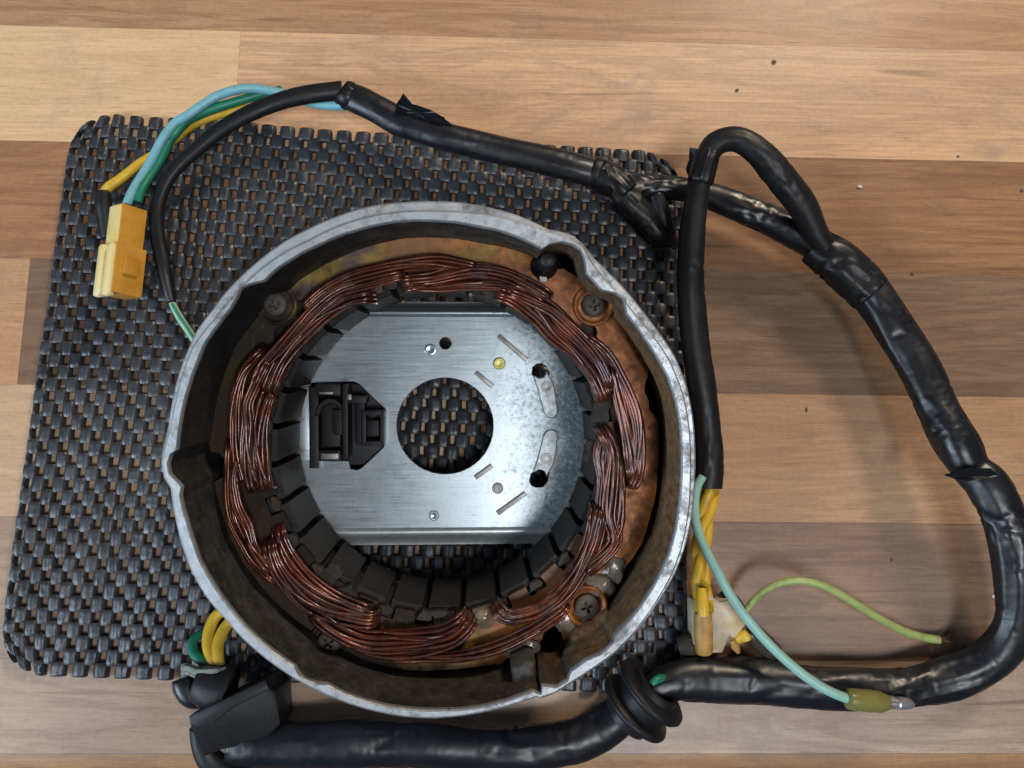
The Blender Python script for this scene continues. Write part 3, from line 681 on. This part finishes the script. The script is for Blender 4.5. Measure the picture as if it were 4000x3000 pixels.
# windings
def W(name, px, z, n, wpx, seed, ends=(1, 1), lay=3, rad=0.46):
    P0 = []
    m_ = len(px)
    for i, (u, v) in enumerate(px):
        zz = z
        p = hl(u, v, zz); P0.append([p.x, p.y, zz])
    if ends[0]: P0.insert(0, [*(Vector(P0[0]) + (Vector(P0[0]) - Vector(P0[1])).normalized() * 1.2)[:2], z - 4.5]); 
    if ends[1]: P0.append([*(Vector(P0[-1]) + (Vector(P0[-1]) - Vector(P0[-2])).normalized() * 1.2)[:2], z - 4.5])
    C = catmull(P0, 0.9); N = len(C); rnd = random.Random(seed)
    wmm = wpx * 0.80 / hs(z); n = max(3, round(wmm / 0.86)); lay = 3
    lower = []; uppers = []
    for k in range(n * lay):
        L = k // n; q = (k % n + 0.5 * (L % 2)) / max(1, n - 0.5) - 0.5
        f1, f2 = rnd.uniform(0, 50), rnd.uniform(0, 50); pts = []; tw = rnd.uniform(-.55, .55)
        for i, p in enumerate(C):
            a = C[max(0, i - 2)]; b = C[min(N - 1, i + 2)]; t = b - a; nn = np.array([-t[1], t[0]]); nn /= max(1e-6, np.linalg.norm(nn))
            s = i / (N - 1)
            spread = wmm * (0.62 + 0.6 * math.sin(math.pi * s) * rnd_env(seed, s)) 
            q2 = q + tw * (s - 0.5) * (1 if k % 2 else -0.7); off = max(-.62, min(.62, q2)) * spread + (0.55 if L == 0 else 0.3) * noise.noise(Vector((i * 0.05, f1, 0)))
            crown = 1.4 * (1 - (2 * q) ** 2)
            zz = p[2] - L * 0.75 + crown * 0.8 + (0.9 if L == 0 else 0.4) * noise.noise(Vector((i * 0.05, f2, 7)))
            pts.append((p[0] + nn[0] * off, p[1] + nn[1] * off, zz, rad))
        tb = sweep(pts, 7, cap=True)
        (uppers if L == 0 else lower).append(tb)
    coil = mk("coil", join(*lower), M['copper'], H, sharp=0)
    for q_ in range(max(1, n // 3)):          # loose strands crossing over the bundle
        f1 = rnd.uniform(0, 50); side = rnd.choice((-1, 1)); pts = []
        i0 = int(N * rnd.uniform(0, .15)); i1 = int(N * rnd.uniform(.8, 1))
        for i in range(i0, i1):
            p = C[i]; a = C[max(0, i - 2)]; b = C[min(N - 1, i + 2)]; t = b - a; nn = np.array([-t[1], t[0]]); nn /= max(1e-6, np.linalg.norm(nn))
            s = (i - i0) / max(1, i1 - i0 - 1)
            off = side * wmm * (.55 - 1.1 * s) * .8 + 1.0 * noise.noise(Vector((i * 0.04, f1, 0)))
            zz = p[2] + 1.5 * math.sin(math.pi * s) ** .5 + .4 * noise.noise(Vector((i * .06, f1, 3))) - 1.0 * (1 - math.sin(math.pi * s))
            pts.append((p[0] + nn[0] * off, p[1] + nn[1] * off, zz, rad))
        uppers.append(sweep(pts, 7))
    for tb in uppers: mk("copper_wire", tb, M['copper'], coil, sharp=0)
def rnd_env(seed, s): return 0.6 + 0.6 * noise.noise(Vector((s * 3, seed * 1.7, 0)))
B = [
 ([(1203,1196),(1263,1142),(1353,1093),(1444,1063),(1564,1036),(1700,1024),(1790,1036),(1853,1050)], -14.5, 7, 70, (1, 1)),
 ([(1050,1520),(1082,1430),(1142,1341),(1203,1274),(1263,1220),(1353,1170),(1440,1150)], -15.5, 8, 85, (1, 1)),
 ([(1000,1495),(1025,1431),(1112,1335),(1173,1268),(1233,1208),(1323,1142),(1444,1106),(1564,1075)], -14.2, 6, 55, (1, 1)),
 ([(1020,1370),(955,1440),(930,1503),(918,1594),(920,1714),(928,1804),(945,1885)], -14.8, 4, 45, (1, 0)),
 ([(1040,1420),(990,1520),(965,1582),(968,1654),(962,1735),(967,1839),(985,1910)], -14.2, 5, 60, (1, 1)),
 ([(1045,1540),(1020,1620),(1010,1700),(1015,1800),(1035,1900)], -16.0, 5, 70, (1, 1)),
 ([(900,1735),(893,1839),(890,1943),(902,2033),(947,2130),(992,2203),(1070,2268)], -15.5, 4, 38, (1, 1)),
 ([(930,1800),(915,1870),(928,1977),(965,2060),(988,2144),(1051,2220)], -14.2, 4, 36, (0, 1)),
 ([(1062,2130),(1090,2215),(1155,2305),(1240,2372),(1362,2412),(1455,2426)], -14.5, 8, 90, (1, 1)),
 ([(1090,2080),(1130,2171),(1210,2275),(1310,2345),(1430,2390)], -16.2, 6, 70, (1, 1)),
 ([(1235,2400),(1325,2470),(1432,2515),(1570,2524),(1700,2515),(1780,2490),(1832,2440)], -14.2, 9, 95, (1, 1)),
 ([(1540,2570),(1669,2572),(1790,2568),(1912,2540),(2016,2497),(2120,2440),(2205,2375)], -14.8, 5, 52, (1, 1)),
 ([(1500,2480),(1620,2486),(1730,2470),(1810,2425)], -15.4, 6, 60, (1, 1)),
 ([(1950,2385),(1990,2412),(2085,2392),(2180,2335),(2250,2255),(2295,2171),(2325,2088),(2340,2000)], -14.0, 8, 85, (1, 1)),
 ([(2300,2227),(2390,2137),(2402,2088),(2380,2012),(2388,1873),(2392,1769),(2360,1690)], -14.0, 7, 80, (1, 1)),
 ([(2395,2120),(2425,2050),(2428,1960),(2420,1873),(2415,1800)], -14.6, 4, 38, (1, 1)),
 ([(2310,1325),(2378,1389),(2426,1473),(2468,1564),(2494,1654),(2500,1750),(2494,1839),(2476,1895)], -13.6, 5, 48, (1, 1)),
 ([(2392,1440),(2410,1510),(2430,1594),(2450,1700),(2462,1790),(2472,1860)], -14.4, 5, 50, (1, 1)),
 ([(1960,1146),(2020,1172),(2108,1236),(2170,1305),(2235,1358),(2290,1420),(2335,1480),(2362,1550)], -15.2, 8, 88, (1, 1)),
 ([(2010,1136),(2142,1200),(2210,1258),(2293,1343),(2350,1420),(2385,1500)], -14.0, 6, 62, (1, 1)),
 ([(1590,1096),(1690,1085),(1781,1064),(1871,1056),(1962,1072),(2052,1110),(2135,1160)], -13.8, 6, 62, (1, 1)),
 ([(1600,1118),(1721,1120),(1841,1112),(1962,1116),(2070,1146)], -15.2, 5, 46, (1, 1)),
 ([(2375,1700),(2350,1770),(2362,1880),(2352,1990),(2330,2060)], -16.0, 5, 60, (1, 1)),
]
for i, (px, z, n, wpx, e) in enumerate(B): W("coil", px, z, n, wpx, i, e)
# frayed cloth-like insulation lumps beside the coils
for (u, v, a, sx, sy) in ((1940,1140,.4,6,3),(2352,1600,1.4,7,4),(1290,2250,.8,6,4),(1335,2310,.5,5,1.4),(2300,1760,1.2,6,1.6),(1700,2395,0,6,1.2),(2330,1930,1.3,6,2)):
    c = hl(u, v, -19); pts = rough_loop([(c.x + x * math.cos(a) - y * math.sin(a), c.y + x * math.sin(a) + y * math.cos(a)) for x, y in ((-sx/2,-sy/2),(sx/2,-sy/2),(sx/2,sy/2),(-sx/2,sy/2))], .9, .6)
    mk("insulation_flake", plate2d([pts], -20.5, -18.6, .1), M['insul'], H, sharp=30)

# ------------------------------------------------------------------ wiring harness
WO = at(2440, 720, 0)
HN = thing("wiring_harness", "long black sleeved wiring harness looping round the housing, with coloured wires and a cream plug", "wiring harness", WO)
def wrinkle(seed, amp=0.10, creases=0.12, f=0.09):
    def d(s, a):
        c, q = math.cos(a), math.sin(a)
        v = 1.2 * amp * noise.noise(Vector((s * f * .7, c * 0.7 + seed, q * 0.7)))
        g = noise.noise(Vector((s * 0.10 + c * 0.9, c * 1.1 + seed * 2, q * 1.1)))
        v -= creases * max(0, 1 - abs(g) * 8) ** 1.5 * max(0, 0.45 + 1.6 * noise.noise(Vector((s * .06, seed, 3))))
        h = noise.noise(Vector((s * 0.018 + seed * 3, c * 1.6, q * 1.6)))
        v -= 0.8 * creases * max(0, 1 - abs(h) * 9) ** 1.5
        v += 0.012 * noise.noise(Vector((s * .5, c * 2, q * 2 + seed)))
        return v
    return d
def C(name, pts, mat, seed=0, amp=0.1, cr=0.12, sides=32, step=0.6, flat=0.80, cap=True, label=None, parent=None):
    return mk(name, cable(pts, step, sides, disp=wrinkle(seed, amp, cr) if (amp or cr) else None, flat=flat, cap=cap), M[mat], parent or HN, label=label, sharp=0)
def wire(name, pts, mat, label=None, parent=None, step=0.8, sides=12):
    return mk(name, cable(pts, step, sides), M[mat], parent or HN, label=label, sharp=60)
# bottom run
C("cable_sleeve", [(905,2890,9,150),(960,2900,9,172),(1100,2906,9,185),(1300,2902,9,190),(1600,2905,9,182),(1850,2920,9,165),(2050,2925,9,172),(2220,2905,9,170),(2330,2860,9,165),(2420,2800,10,150),(2480,2750,11,130)], 'sleeve', 1, .10, .10, label="glossy wide black sleeve along the front of the worktop")
C("cable_sleeve", [(2520,2710,11,110),(2570,2680,11,125),(2680,2655,10,160),(2850,2655,8,178),(3050,2665,8,172),(3250,2690,8,165),(3450,2695,8,160),(3650,2668,8,158),(3800,2620,9,168),(3900,2540,11,165),(3960,2430,14,160),(3975,2280,17,165),(3955,2130,19,172),(3905,1990,20,175),(3850,1890,20,165),(3790,1830,19,150),(3740,1740,18,175),(3660,1590,16,165),(3560,1400,14,165),(3450,1210,13,165),(3330,1060,12,165),(3200,960,11,140),(3050,880,10,130),(2900,815,10,118),(2780,770,9,110),(2660,740,9,95),(2520,725,9,92),(2420,715,9,100)], 'sleeve', 5, .15, .13, label="wrinkled black sleeve looping round the right side")
C("cable_sleeve", [(1345,372,13,100),(1400,390,13,115),(1470,425,13,112),(1560,475,12,118),(1650,508,12,108),(1740,535,12,108),(1900,575,11,112),(2100,620,11,116),(2250,658,11,118),(2350,690,10,110),(2420,712,10,95)], 'sleeve', 9, .06, .05, label="smooth black sleeve running over the back edge of the mat")
C("cable_sleeve", [(3250,1000,14,80),(3190,910,17,90),(3130,800,20,120),(3040,680,24,125),(2960,590,26,115),(2880,545,26,105),(2800,560,25,95),(2755,630,24,88),(2730,720,23,90),(2712,830,22,100),(2700,960,21,105),(2698,1120,20,106),(2712,1300,18,108),(2740,1480,16,112),(2762,1660,14,112),(2768,1800,13,115),(2765,1905,12,112)], 'matte', 13, .10, .10, cap=False, label="dull black sleeve hooped upright and ending in yellow wires")
C("cable_sleeve", [(3155,830,19,95),(3190,900,16,90),(3225,970,14,80),(3290,1020,12,70)], 'tape', 17, .2, .2)
# taped joints
C("tape_wrap", [(2340,676,10,128),(2380,700,10,135),(2420,728,11,120),(2450,760,11,105)], 'tape', 21, .2, .3)
C("tape_wrap", [(2400,690,11,60),(2430,760,11,95),(2500,830,9,110),(2560,890,7,115),(2610,935,5,95)], 'tape', 23, .25, .3)
C("cable_stub", [(2560,760,9,70),(2590,850,8,62),(2615,930,6,55),(2640,960,4,40)], 'sleeve', 25, .15, .1)
C("tape_wrap", [(2772,592,24.6,86),(2757,628,24.4,96),(2744,670,24,98),(2734,705,23.4,98),(2730,720,23.2,86)], 'tape', 27, .15, .3)
C("tape_wrap", [(3180,960,12,150),(3260,1020,13,178),(3340,1090,13,180),(3400,1150,13,172)], 'tape', 29, .10, .2)
C("tape_wrap", [(1330,352,14,92),(1345,364,13.5,108),(1362,374,13.3,112),(1378,382,13,106)], 'tape', 31, .1, .2)
C("tape_wrap", [(2310,668,10.5,124),(2328,674,10.5,128),(2345,680,10.5,126)], 'tape', 33, .03, .05)
# ragged tape flaps
def flap(name, pts, zs, mat, th=0.25, parent=HN, amp=.6, label=None):
    P = [at(u, v, z) for (u, v), z in zip(pts, zs)]
    c = sum(P, Vector((0, 0, 0))) / len(P); top_ = []; n = 4
    L = []
    for i in range(len(P)):
        for k in range(n):
            p = P[i].lerp(P[(i + 1) % len(P)], k / n)
            L.append(p + Vector((noise.noise(p * 0.7), noise.noise(p * 0.7 + Vector((9, 0, 0))), noise.noise(p * 0.5 + Vector((0, 5, 0))))) * amp)
    N = len(L); V = []
    for dz in (0, -th):
        V += [p + Vector((0, 0, dz)) for p in L] + [(p + c) / 2 + Vector((0, 0, dz + amp * noise.noise(p))) for p in L] + [c + Vector((0, 0, dz))]
    M2 = 2 * N + 1; Fc = []
    for i in range(N):
        j = (i + 1) % N
        Fc += [(i, j, N + j, N + i), (N + i, N + j, 2 * N), (M2 + i, M2 + N + i, M2 + N + j, M2 + j), (M2 + N + i, M2 + 2 * N, M2 + N + j), (i, M2 + i, M2 + j, j)]
    return mk(name, (V, Fc), M[mat], parent, sharp=40, label=label)
flap("tape_flap", [(1545,410),(1575,368),(1605,405),(1680,425),(1735,460),(1765,492),(1690,490),(1600,470),(1555,440)], [14,20,18,18,17,15,13,14,14], 'tape', label="ragged lifted flap of black tape")
flap("tape_flap", [(2360,650),(2400,655),(2520,705),(2500,790),(2470,830),(2400,760)], [15,14,12,13,13,14], 'tape')
flap("tape_flap", [(2700,575),(2770,590),(2790,640),(2700,720),(2680,660)], [24,27,27,20,20], 'tape')
flap("tape_flap", [(3120,820),(3165,785),(3170,850),(3180,930),(3140,900)], [20,22,20,17,17], 'tape')
flap("tape_flap", [(3290,960),(3320,1000),(3370,1035),(3350,1060),(3300,1020)], [15,16,16,15,14], 'tape')
flap("tape_flap", [(3690,1850),(3760,1830),(3870,1830),(3900,1860),(3800,1880),(3720,1870)], [22,26,27,26,26,22], 'tape')
# top left: thin sleeve and coloured wires down to the plug
C("thin_sleeve", [(1340,352,14,76),(1200,370,15,74),(1080,400,15,70),(960,450,15,66),(850,515,14,62),(760,590,13,58),(690,655,12,56),(640,730,11,55),(612,830,10,54),(618,940,9,58),(640,1050,8,58),(660,1140,6,46),(672,1182,5,34)], 'matte', 41, .04, .05, sides=24, label="thin black sleeve curving down beside the cream plug")
C("thin_sleeve", [(690,640,8,30),(640,700,8,34),(612,780,7,36),(600,860,6,36),(610,960,5,36)], 'matte', 42, .04, .0, sides=16)
wire("blue_wire", [(1345,412,12,38),(1270,410,11,38),(1200,396,11,36),(1120,370,11,36),(1044,352,12,34),(980,345,13,36),(918,352,14,36),(850,375,14,36),(791,411,14,36),(735,450,14,36),(684,482,13,36),(645,530,13,36),(620,572,12,36),(590,630,12,36),(560,680,12,36),(520,745,13,36),(495,800,14,34),(484,842,14,32)], 'blue')
wire("green_wire", [(1100,350,9,32),(975,382,11,34),(854,418,12,36),(780,445,12,36),(728,473,12,36),(685,520,12,36),(658,556,11,36),(635,610,11,34),(605,660,11,32),(575,705,12,32),(552,745,13,32),(540,790,13,30)], 'green')
wire("green_wire", [(650,590,9,28),(600,650,10,28),(550,710,11,30),(515,770,12,28),(508,820,12,26)], 'green')
wire("yellow_wire", [(960,420,9,30),(880,440,9,32),(823,458,9,32),(770,480,9,32),(720,512,8,32),(690,540,7,30),(620,590,6,30),(551,635,7,34),(510,668,8,36),(470,700,8,38),(430,728,8,40),(405,752,7,36)], 'yellow')
C("wire_boot", [(402,745,8,52),(404,800,7,66),(412,860,6,60),(420,930,5,50)], 'matte', 44, .03, 0, sides=20)
wire("white_green_wire", [(664,1160,5,24),(680,1200,5,28),(705,1245,5,30),(735,1290,5,30),(770,1345,4,30)], 'stripe')
wire("green_stripe", [(672,1186,6.2,11),(697,1230,6.4,12),(725,1272,6.4,12),(762,1330,5.4,12)], 'green')
# cream plug
def oriented(uv0, uv1, z0, z1):
    a = at(*uv0, z0); b = at(*uv1, z1); y_ = (a - b); L = y_.length; y_.normalize()
    return a, b, y_, L
a, b, yax, L = oriented((503, 820), (463, 1160), 13, 12)
roll = Matrix.Rotation(math.radians(-35), 3, yax)
xax = yax.cross(Vector((0, 0, 1))).normalized(); zax = xax.cross(yax).normalized()
xax = roll @ xax; zax = roll @ zax
if True:
    Mp = Matrix(((xax.x, yax.x, zax.x), (xax.y, yax.y, zax.y), (xax.z, yax.z, zax.z)))
def pb(x, y, z, sx, sy, sz, b_=0.35):
    c = b + Mp @ Vector((x, y, z)); return cbox(c.x, c.y, c.z, sx, sy, sz, b_, Mp)
pg = mk("plug", join(pb(0, 7.5, 0, 8.6, 14.5, 9.2, .6), pb(0, L - 6.5, 0, 7.0, 14, 7.6, .5)), M['plug'], HN, sharp=30, label="cream and orange plastic connector plug")
mk("plug_rib", join(pb(-2.3, 6.9, 4.4, 3.4, 15.6, 2.6, 1.1), pb(2.2, 6.9, 4.4, 3.4, 15.6, 2.6, 1.1)), M['plugc'], pg, sharp=60)
mk("plug_latch", join(pb(4.6, 8.5, 0, 1.2, 5.0, 4.4, .4), pb(-4.2, 4, 0, 1.2, 7, 3, .4)), M['plug'], pg, sharp=30)
mk("plug_face", pb(0, L - 6.5, 3.7, 6.2, 13.2, .6, .25), M['plugc'], pg, sharp=30)
mk("plug_cavity", join(*[lathe([(1.25, 0.15), (1.25, -.2)], 16, (0, 0), 0, None)] and [pb(x, L + .45, z, 2.5, .3, 2.4, .1) for x in (-2.2, 2.2) for z in (-1.7, 1.7)]), M['black'], pg, sharp=30)

# bottom-left: wires out of the housing, tie and grommet block
wire("yellow_wire", [(900,2380,5,42),(850,2400,5,44),(820,2455,6,46),(814,2520,8,48),(830,2575,10,46),(850,2625,11,42)], 'yellow')
wire("yellow_wire", [(940,2400,5,42),(888,2440,6,44),(856,2500,8,46),(850,2560,10,46),(862,2620,11,42)], 'yellow')
wire("green_wire", [(790,2470,3,30),(757,2500,5,38),(756,2545,7,40),(790,2582,9,42),(845,2620,10,40)], 'green')
for i, (dv, dz) in enumerate(((0, 0), (16, 1.0), (30, .4), (8, 1.9))):
    wire("tie_string", [(712,2600+dv,9+dz,15),(735,2592+dv+6,10.5+dz,17),(770,2612+dv,12+dz,18),(810,2610+dv,13+dz,17),(850,2612+dv*.6,13+dz,15),(880,2605+dv*.5,11+dz,12)], 'string', step=.5, sides=8)
C("rubber_boot", [(905,2700,11,200),(850,2690,11,190),(800,2672,11,165),(770,2662,11,140)], 'rubber', 51, .06, .05, label="black rubber boot at the wire outlet")
C("cable_stub", [(790,2740,9,60),(750,2720,9,92),(722,2680,9,96),(712,2650,9,80)], 'sleeve', 52, .05, .05)
def wblock(name, uv, zs, down, mat, bev=.5, parent=HN, label=None):
    """solid whose upper face is the given quad (height zs) reaching down to 'down'"""
    P = [at(u, v, z) for (u, v), z in zip(uv, zs)]
    V = P + [Vector((p.x, p.y, down)) + ((p - sum(P, Vector((0,0,0))) / len(P)) * -0.06) * Vector((1, 1, 0)).length * 0 for p in P]
    n = len(P); Fc = [tuple(range(n))] + [tuple(range(n, 2 * n))[::-1]] + [(i, n + i, n + (i + 1) % n, (i + 1) % n) for i in range(n)]
    bm = bmesh.new(); vs = [bm.verts.new(v) for v in V]
    for f in Fc: bm.faces.new([vs[i] for i in f])
    bmesh.ops.recalc_face_normals(bm, faces=bm.faces)
    bmesh.ops.bevel(bm, geom=bm.edges[:], offset=bev, segments=2, affect='EDGES', profile=.6)
    bm.verts.index_update(); V = [v.co.copy() for v in bm.verts]; Fc = [tuple(v.index for v in f.verts) for f in bm.faces]; bm.free()
    return mk(name, (V, Fc), M[mat], parent, sharp=30, label=label)
gb0 = 0
gb = wblock("rubber_grommet", [(733,2802),(1038,2656),(1056,2690),(1078,2700),(1095,2830),(1020,2900),(860,2930),(790,2960),(752,2850)], [17,18,17,16,14,13,14,14,15], .2, 'rubber', .7, label="square black rubber cable grommet")
wblock("grommet_lip", [(733,2800),(1036,2655),(1050,2692),(1000,2722),(905,2766),(830,2830),(770,2842),(745,2828)], [20.5,20.5,20.5,20.5,20.5,20.5,20.5,20.5], 12, 'matte', .6, gb)
C("grommet_flank", [(770,2840,12,60),(785,2900,11,78),(815,2960,10,95),(870,3010,9,110),(960,3050,8,120)], 'rubber', 55, .03, 0, parent=gb)
# round grommet disc pair on the cable
ax = (at(2590, 2650, 13) - at(2430, 2820, 9)).normalized(); ax = (ax + Vector((0, 0, .12))).normalized()
cg = at(2513, 2733, 12.5)
zx = ax; xx = zx.cross(Vector((0, 0, 1))).normalized(); yy = zx.cross(xx)
Mg = Matrix.Translation(cg) @ Matrix(((xx.x, yy.x, zx.x), (xx.y, yy.y, zx.y), (xx.z, yy.z, zx.z))).to_4x4()
gd = mk("round_grommet", lathe([(5.5, 6.2), (6.6, 6.0), (7.2, 4.6), (9.8, 4.4), (10.6, 3.9), (10.8, 3.1), (10.3, 2.3), (8.8, 2.0), (8.2, 1.5), (8.2, -1.5), (8.8, -2.0), (10.3, -2.3), (10.8, -3.1), (10.6, -3.9), (9.6, -4.5), (7.4, -4.7), (6.9, -7.5), (5.5, -7.5), (5.5, 6.2)], 56, M=Mg, cap=False), M['rubber'], HN, sharp=50, label="round black rubber grommet with two flanges")
wire("green_wire", [(2545,2672,19,24),(2566,2655,18.5,34),(2584,2648,17,32),(2590,2646,15,26)], 'green')
# right side: wires leaving the hooped sleeve
def rope(name, c_, mat, ph, amp, turns=2.2, wd=44):
    P = []
    n = 26
    cc = catmull([(u, v, z) for u, v, z in c_], 14)
    for i, (u, v, z) in enumerate(cc):
        s = i / (len(cc) - 1); a = ph + s * turns * 2 * math.pi
        P.append((u + amp * math.cos(a), v, z + 1.7 * math.sin(a), wd))
    wire(name, P[::2] + [P[-1]], mat, step=1.0)
cl = [(2775, 1850, 12), (2765, 1960, 11), (2742, 2080, 11), (2738, 2200, 11), (2742, 2300, 12), (2750, 2390, 12)]
for k in range(3): rope("yellow_wire", cl, 'yellow', k * 2.09 + .5, 20, 1.35)
wire("mint_wire", [(2745,1860,15,34),(2722,1905,15,36),(2712,1980,16,38),(2722,2060,17,38),(2752,2140,18,38),(2800,2230,19,38),(2850,2320,19,38),(2905,2400,18,37),(2980,2490,18,37),(3060,2570,18,37),(3150,2645,18,38),(3240,2700,18,38),(3335,2738,17,38)], 'mint')
wire("lime_wire", [(2890,2420,8,26),(2925,2370,10,28),(2965,2325,12,28),(3030,2285,14,29),(3110,2268,15,30),(3190,2280,15,30),(3270,2315,14,30),(3360,2370,12,30),(3450,2425,9,31),(3530,2465,6,32),(3600,2488,4,32),(3668,2500,3,32)], 'lime')
for i in range(9):
    a = random.uniform(-.5, 1.2); L_ = random.uniform(25, 60)
    e = (3668 + L_ * math.cos(a), 2500 + L_ * math.sin(a))
    wire("copper_strand", [(3660,2499,3,6),(3668 + .4 * L_ * math.cos(a * .5), 2500 + .4 * L_ * math.sin(a) + random.uniform(-8, 8), 3.5 + random.random(), 5),(e[0], e[1], 2 + random.random() * 3, 4)], 'barecu', step=.4, sides=5)
wire("copper_strand", [(3680,2505,3,7),(3702,2520,3,7),(3695,2550,2,8),(3672,2568,1,8),(3658,2576,.8,6)], 'barecu', step=.4, sides=6)
# bullet connector with olive sheath lying on the cable
def along(prof_px, uv0, uv1, z0, z1, mat, name, label=None, n=28):
    a = at(*uv0, z0); b = at(*uv1, z1); t = (b - a)
    P = []
    for s, wd in prof_px:
        p = a + t * s; P.append((p.x, p.y, p.z, wd / 2 * dist(p) / F))
    return mk(name, sweep(P, n), M[mat], HN, sharp=45, label=label)
along([(0,60),(.03,76),(.15,82),(.5,84),(.8,80),(.93,66),(1,56)], (3308,2730), (3468,2745), 17.5, 16, 'sheath', "connector_sheath", "olive translucent sheath of the bullet connector")
along([(0,48),(.3,50),(.32,40),(.42,40),(.45,50),(.75,46),(.9,38),(1,18)], (3455,2742), (3568,2750), 16, 15, 'bullet', "bullet_terminal")
# masking tape flag with connectors behind it
wblock("masking_tape", [(2715,2345),(2770,2325),(2815,2352),(2870,2338),(2903,2385),(2918,2440),(2884,2480),(2868,2500),(2850,2485),(2822,2550),(2770,2552),(2716,2522)], [13.0,14,12.4,13.2,11.6,11,11.8,11,12,10.5,12,12.4], 4, 'masking', .5, label="crumpled cream masking tape around the wire joint")
along([(0,62),(.1,70),(.5,74),(.9,70),(1,60)], (2745,2390), (2750,2550), 14, 11, 'stain', "stained_tape_roll", "orange stained roll of masking tape")
wire("yellow_wire", [(2742,2300,15,48),(2744,2360,16,50),(2748,2405,16,46)], 'yellow')
wire("yellow_wire", [(2880,2500,11,40),(2905,2480,12,44),(2915,2500,12,40)], 'yellow')
along([(0,50),(.15,78),(.6,84),(.9,82),(1,60)], (2930,2460), (3030,2560), 8, 6, 'smoke', "connector_sheath", "smoky brown bullet connector sheath")
along([(0,60),(.1,90),(.6,94),(1,76)], (2730,2510), (2650,2530), 7, 6, 'smoke', "connector_sheath", "brown bullet connector sheath behind the tape")
flap("tape_flap", [(2795,2330),(2820,2300),(2850,2300),(2915,2365),(2910,2385),(2860,2345)], [14,14,14,13,12,13], 'tape')
along([(0,20),(.5,36),(1,14)], (2860,2500), (2885,2550), 12, 11, 'stain', "tape_knot")

# ------------------------------------------------------------------ crumbs on the worktop
def crumb(u, v, rpx, mat, label, sy=1.0):
    p = at(u, v, 0); r = rpx * .8 * dist(p) / F
    V, Fc = lathe([(max(.001, math.sin(a)), math.cos(a)) for a in [math.pi * i / 6 for i in range(1, 6)]], 9)
    V = [(p.x + q[0] * r * (1 + .4 * noise.noise(Vector(q) * 2 + p)), p.y + q[1] * r * sy * (1 + .4 * noise.noise(Vector(q) * 2 - p)), r * .35 + q[2] * r * .35) for q in V]
    org = Vector((p.x, p.y, 0))
    o = mk("crumb", (V, Fc), M[mat], org=org); o.location = org * S
    o['label'] = label; o['category'] = "crumb"; o['group'] = "specks lying on the worktop"
crumb(3022, 244, 11, 'crumb', "round dark crumb on the pale plank at the top right")
crumb(2878, 354, 9, 'crumb', "faint brown crumb on the pale plank above the hooped sleeve")
crumb(3742, 611, 7, 'crumb', "small dark crumb on the pale plank near its lower joint, far right", .8)
crumb(3357, 730, 13, 'crumbw', "flat white flake on the brown plank right of the hooped sleeve", .7)
crumb(3563, 1070, 8, 'crumb', "dark crumb on the joint right of the looping sleeve")
crumb(3482, 2187, 7, 'crumb', "dark crumb inside the lower right loop above the lime wire")
crumb(3880, 2330, 8, 'crumbw', "tiny white flake just left of the sleeve at the right edge")
crumb(3990, 745, 9, 'crumb', "black speck on the brown plank at the right border")
crumb(3150, 1600, 6, 'crumb', "oblong brown speck between the two hanging sleeves", 1.8)
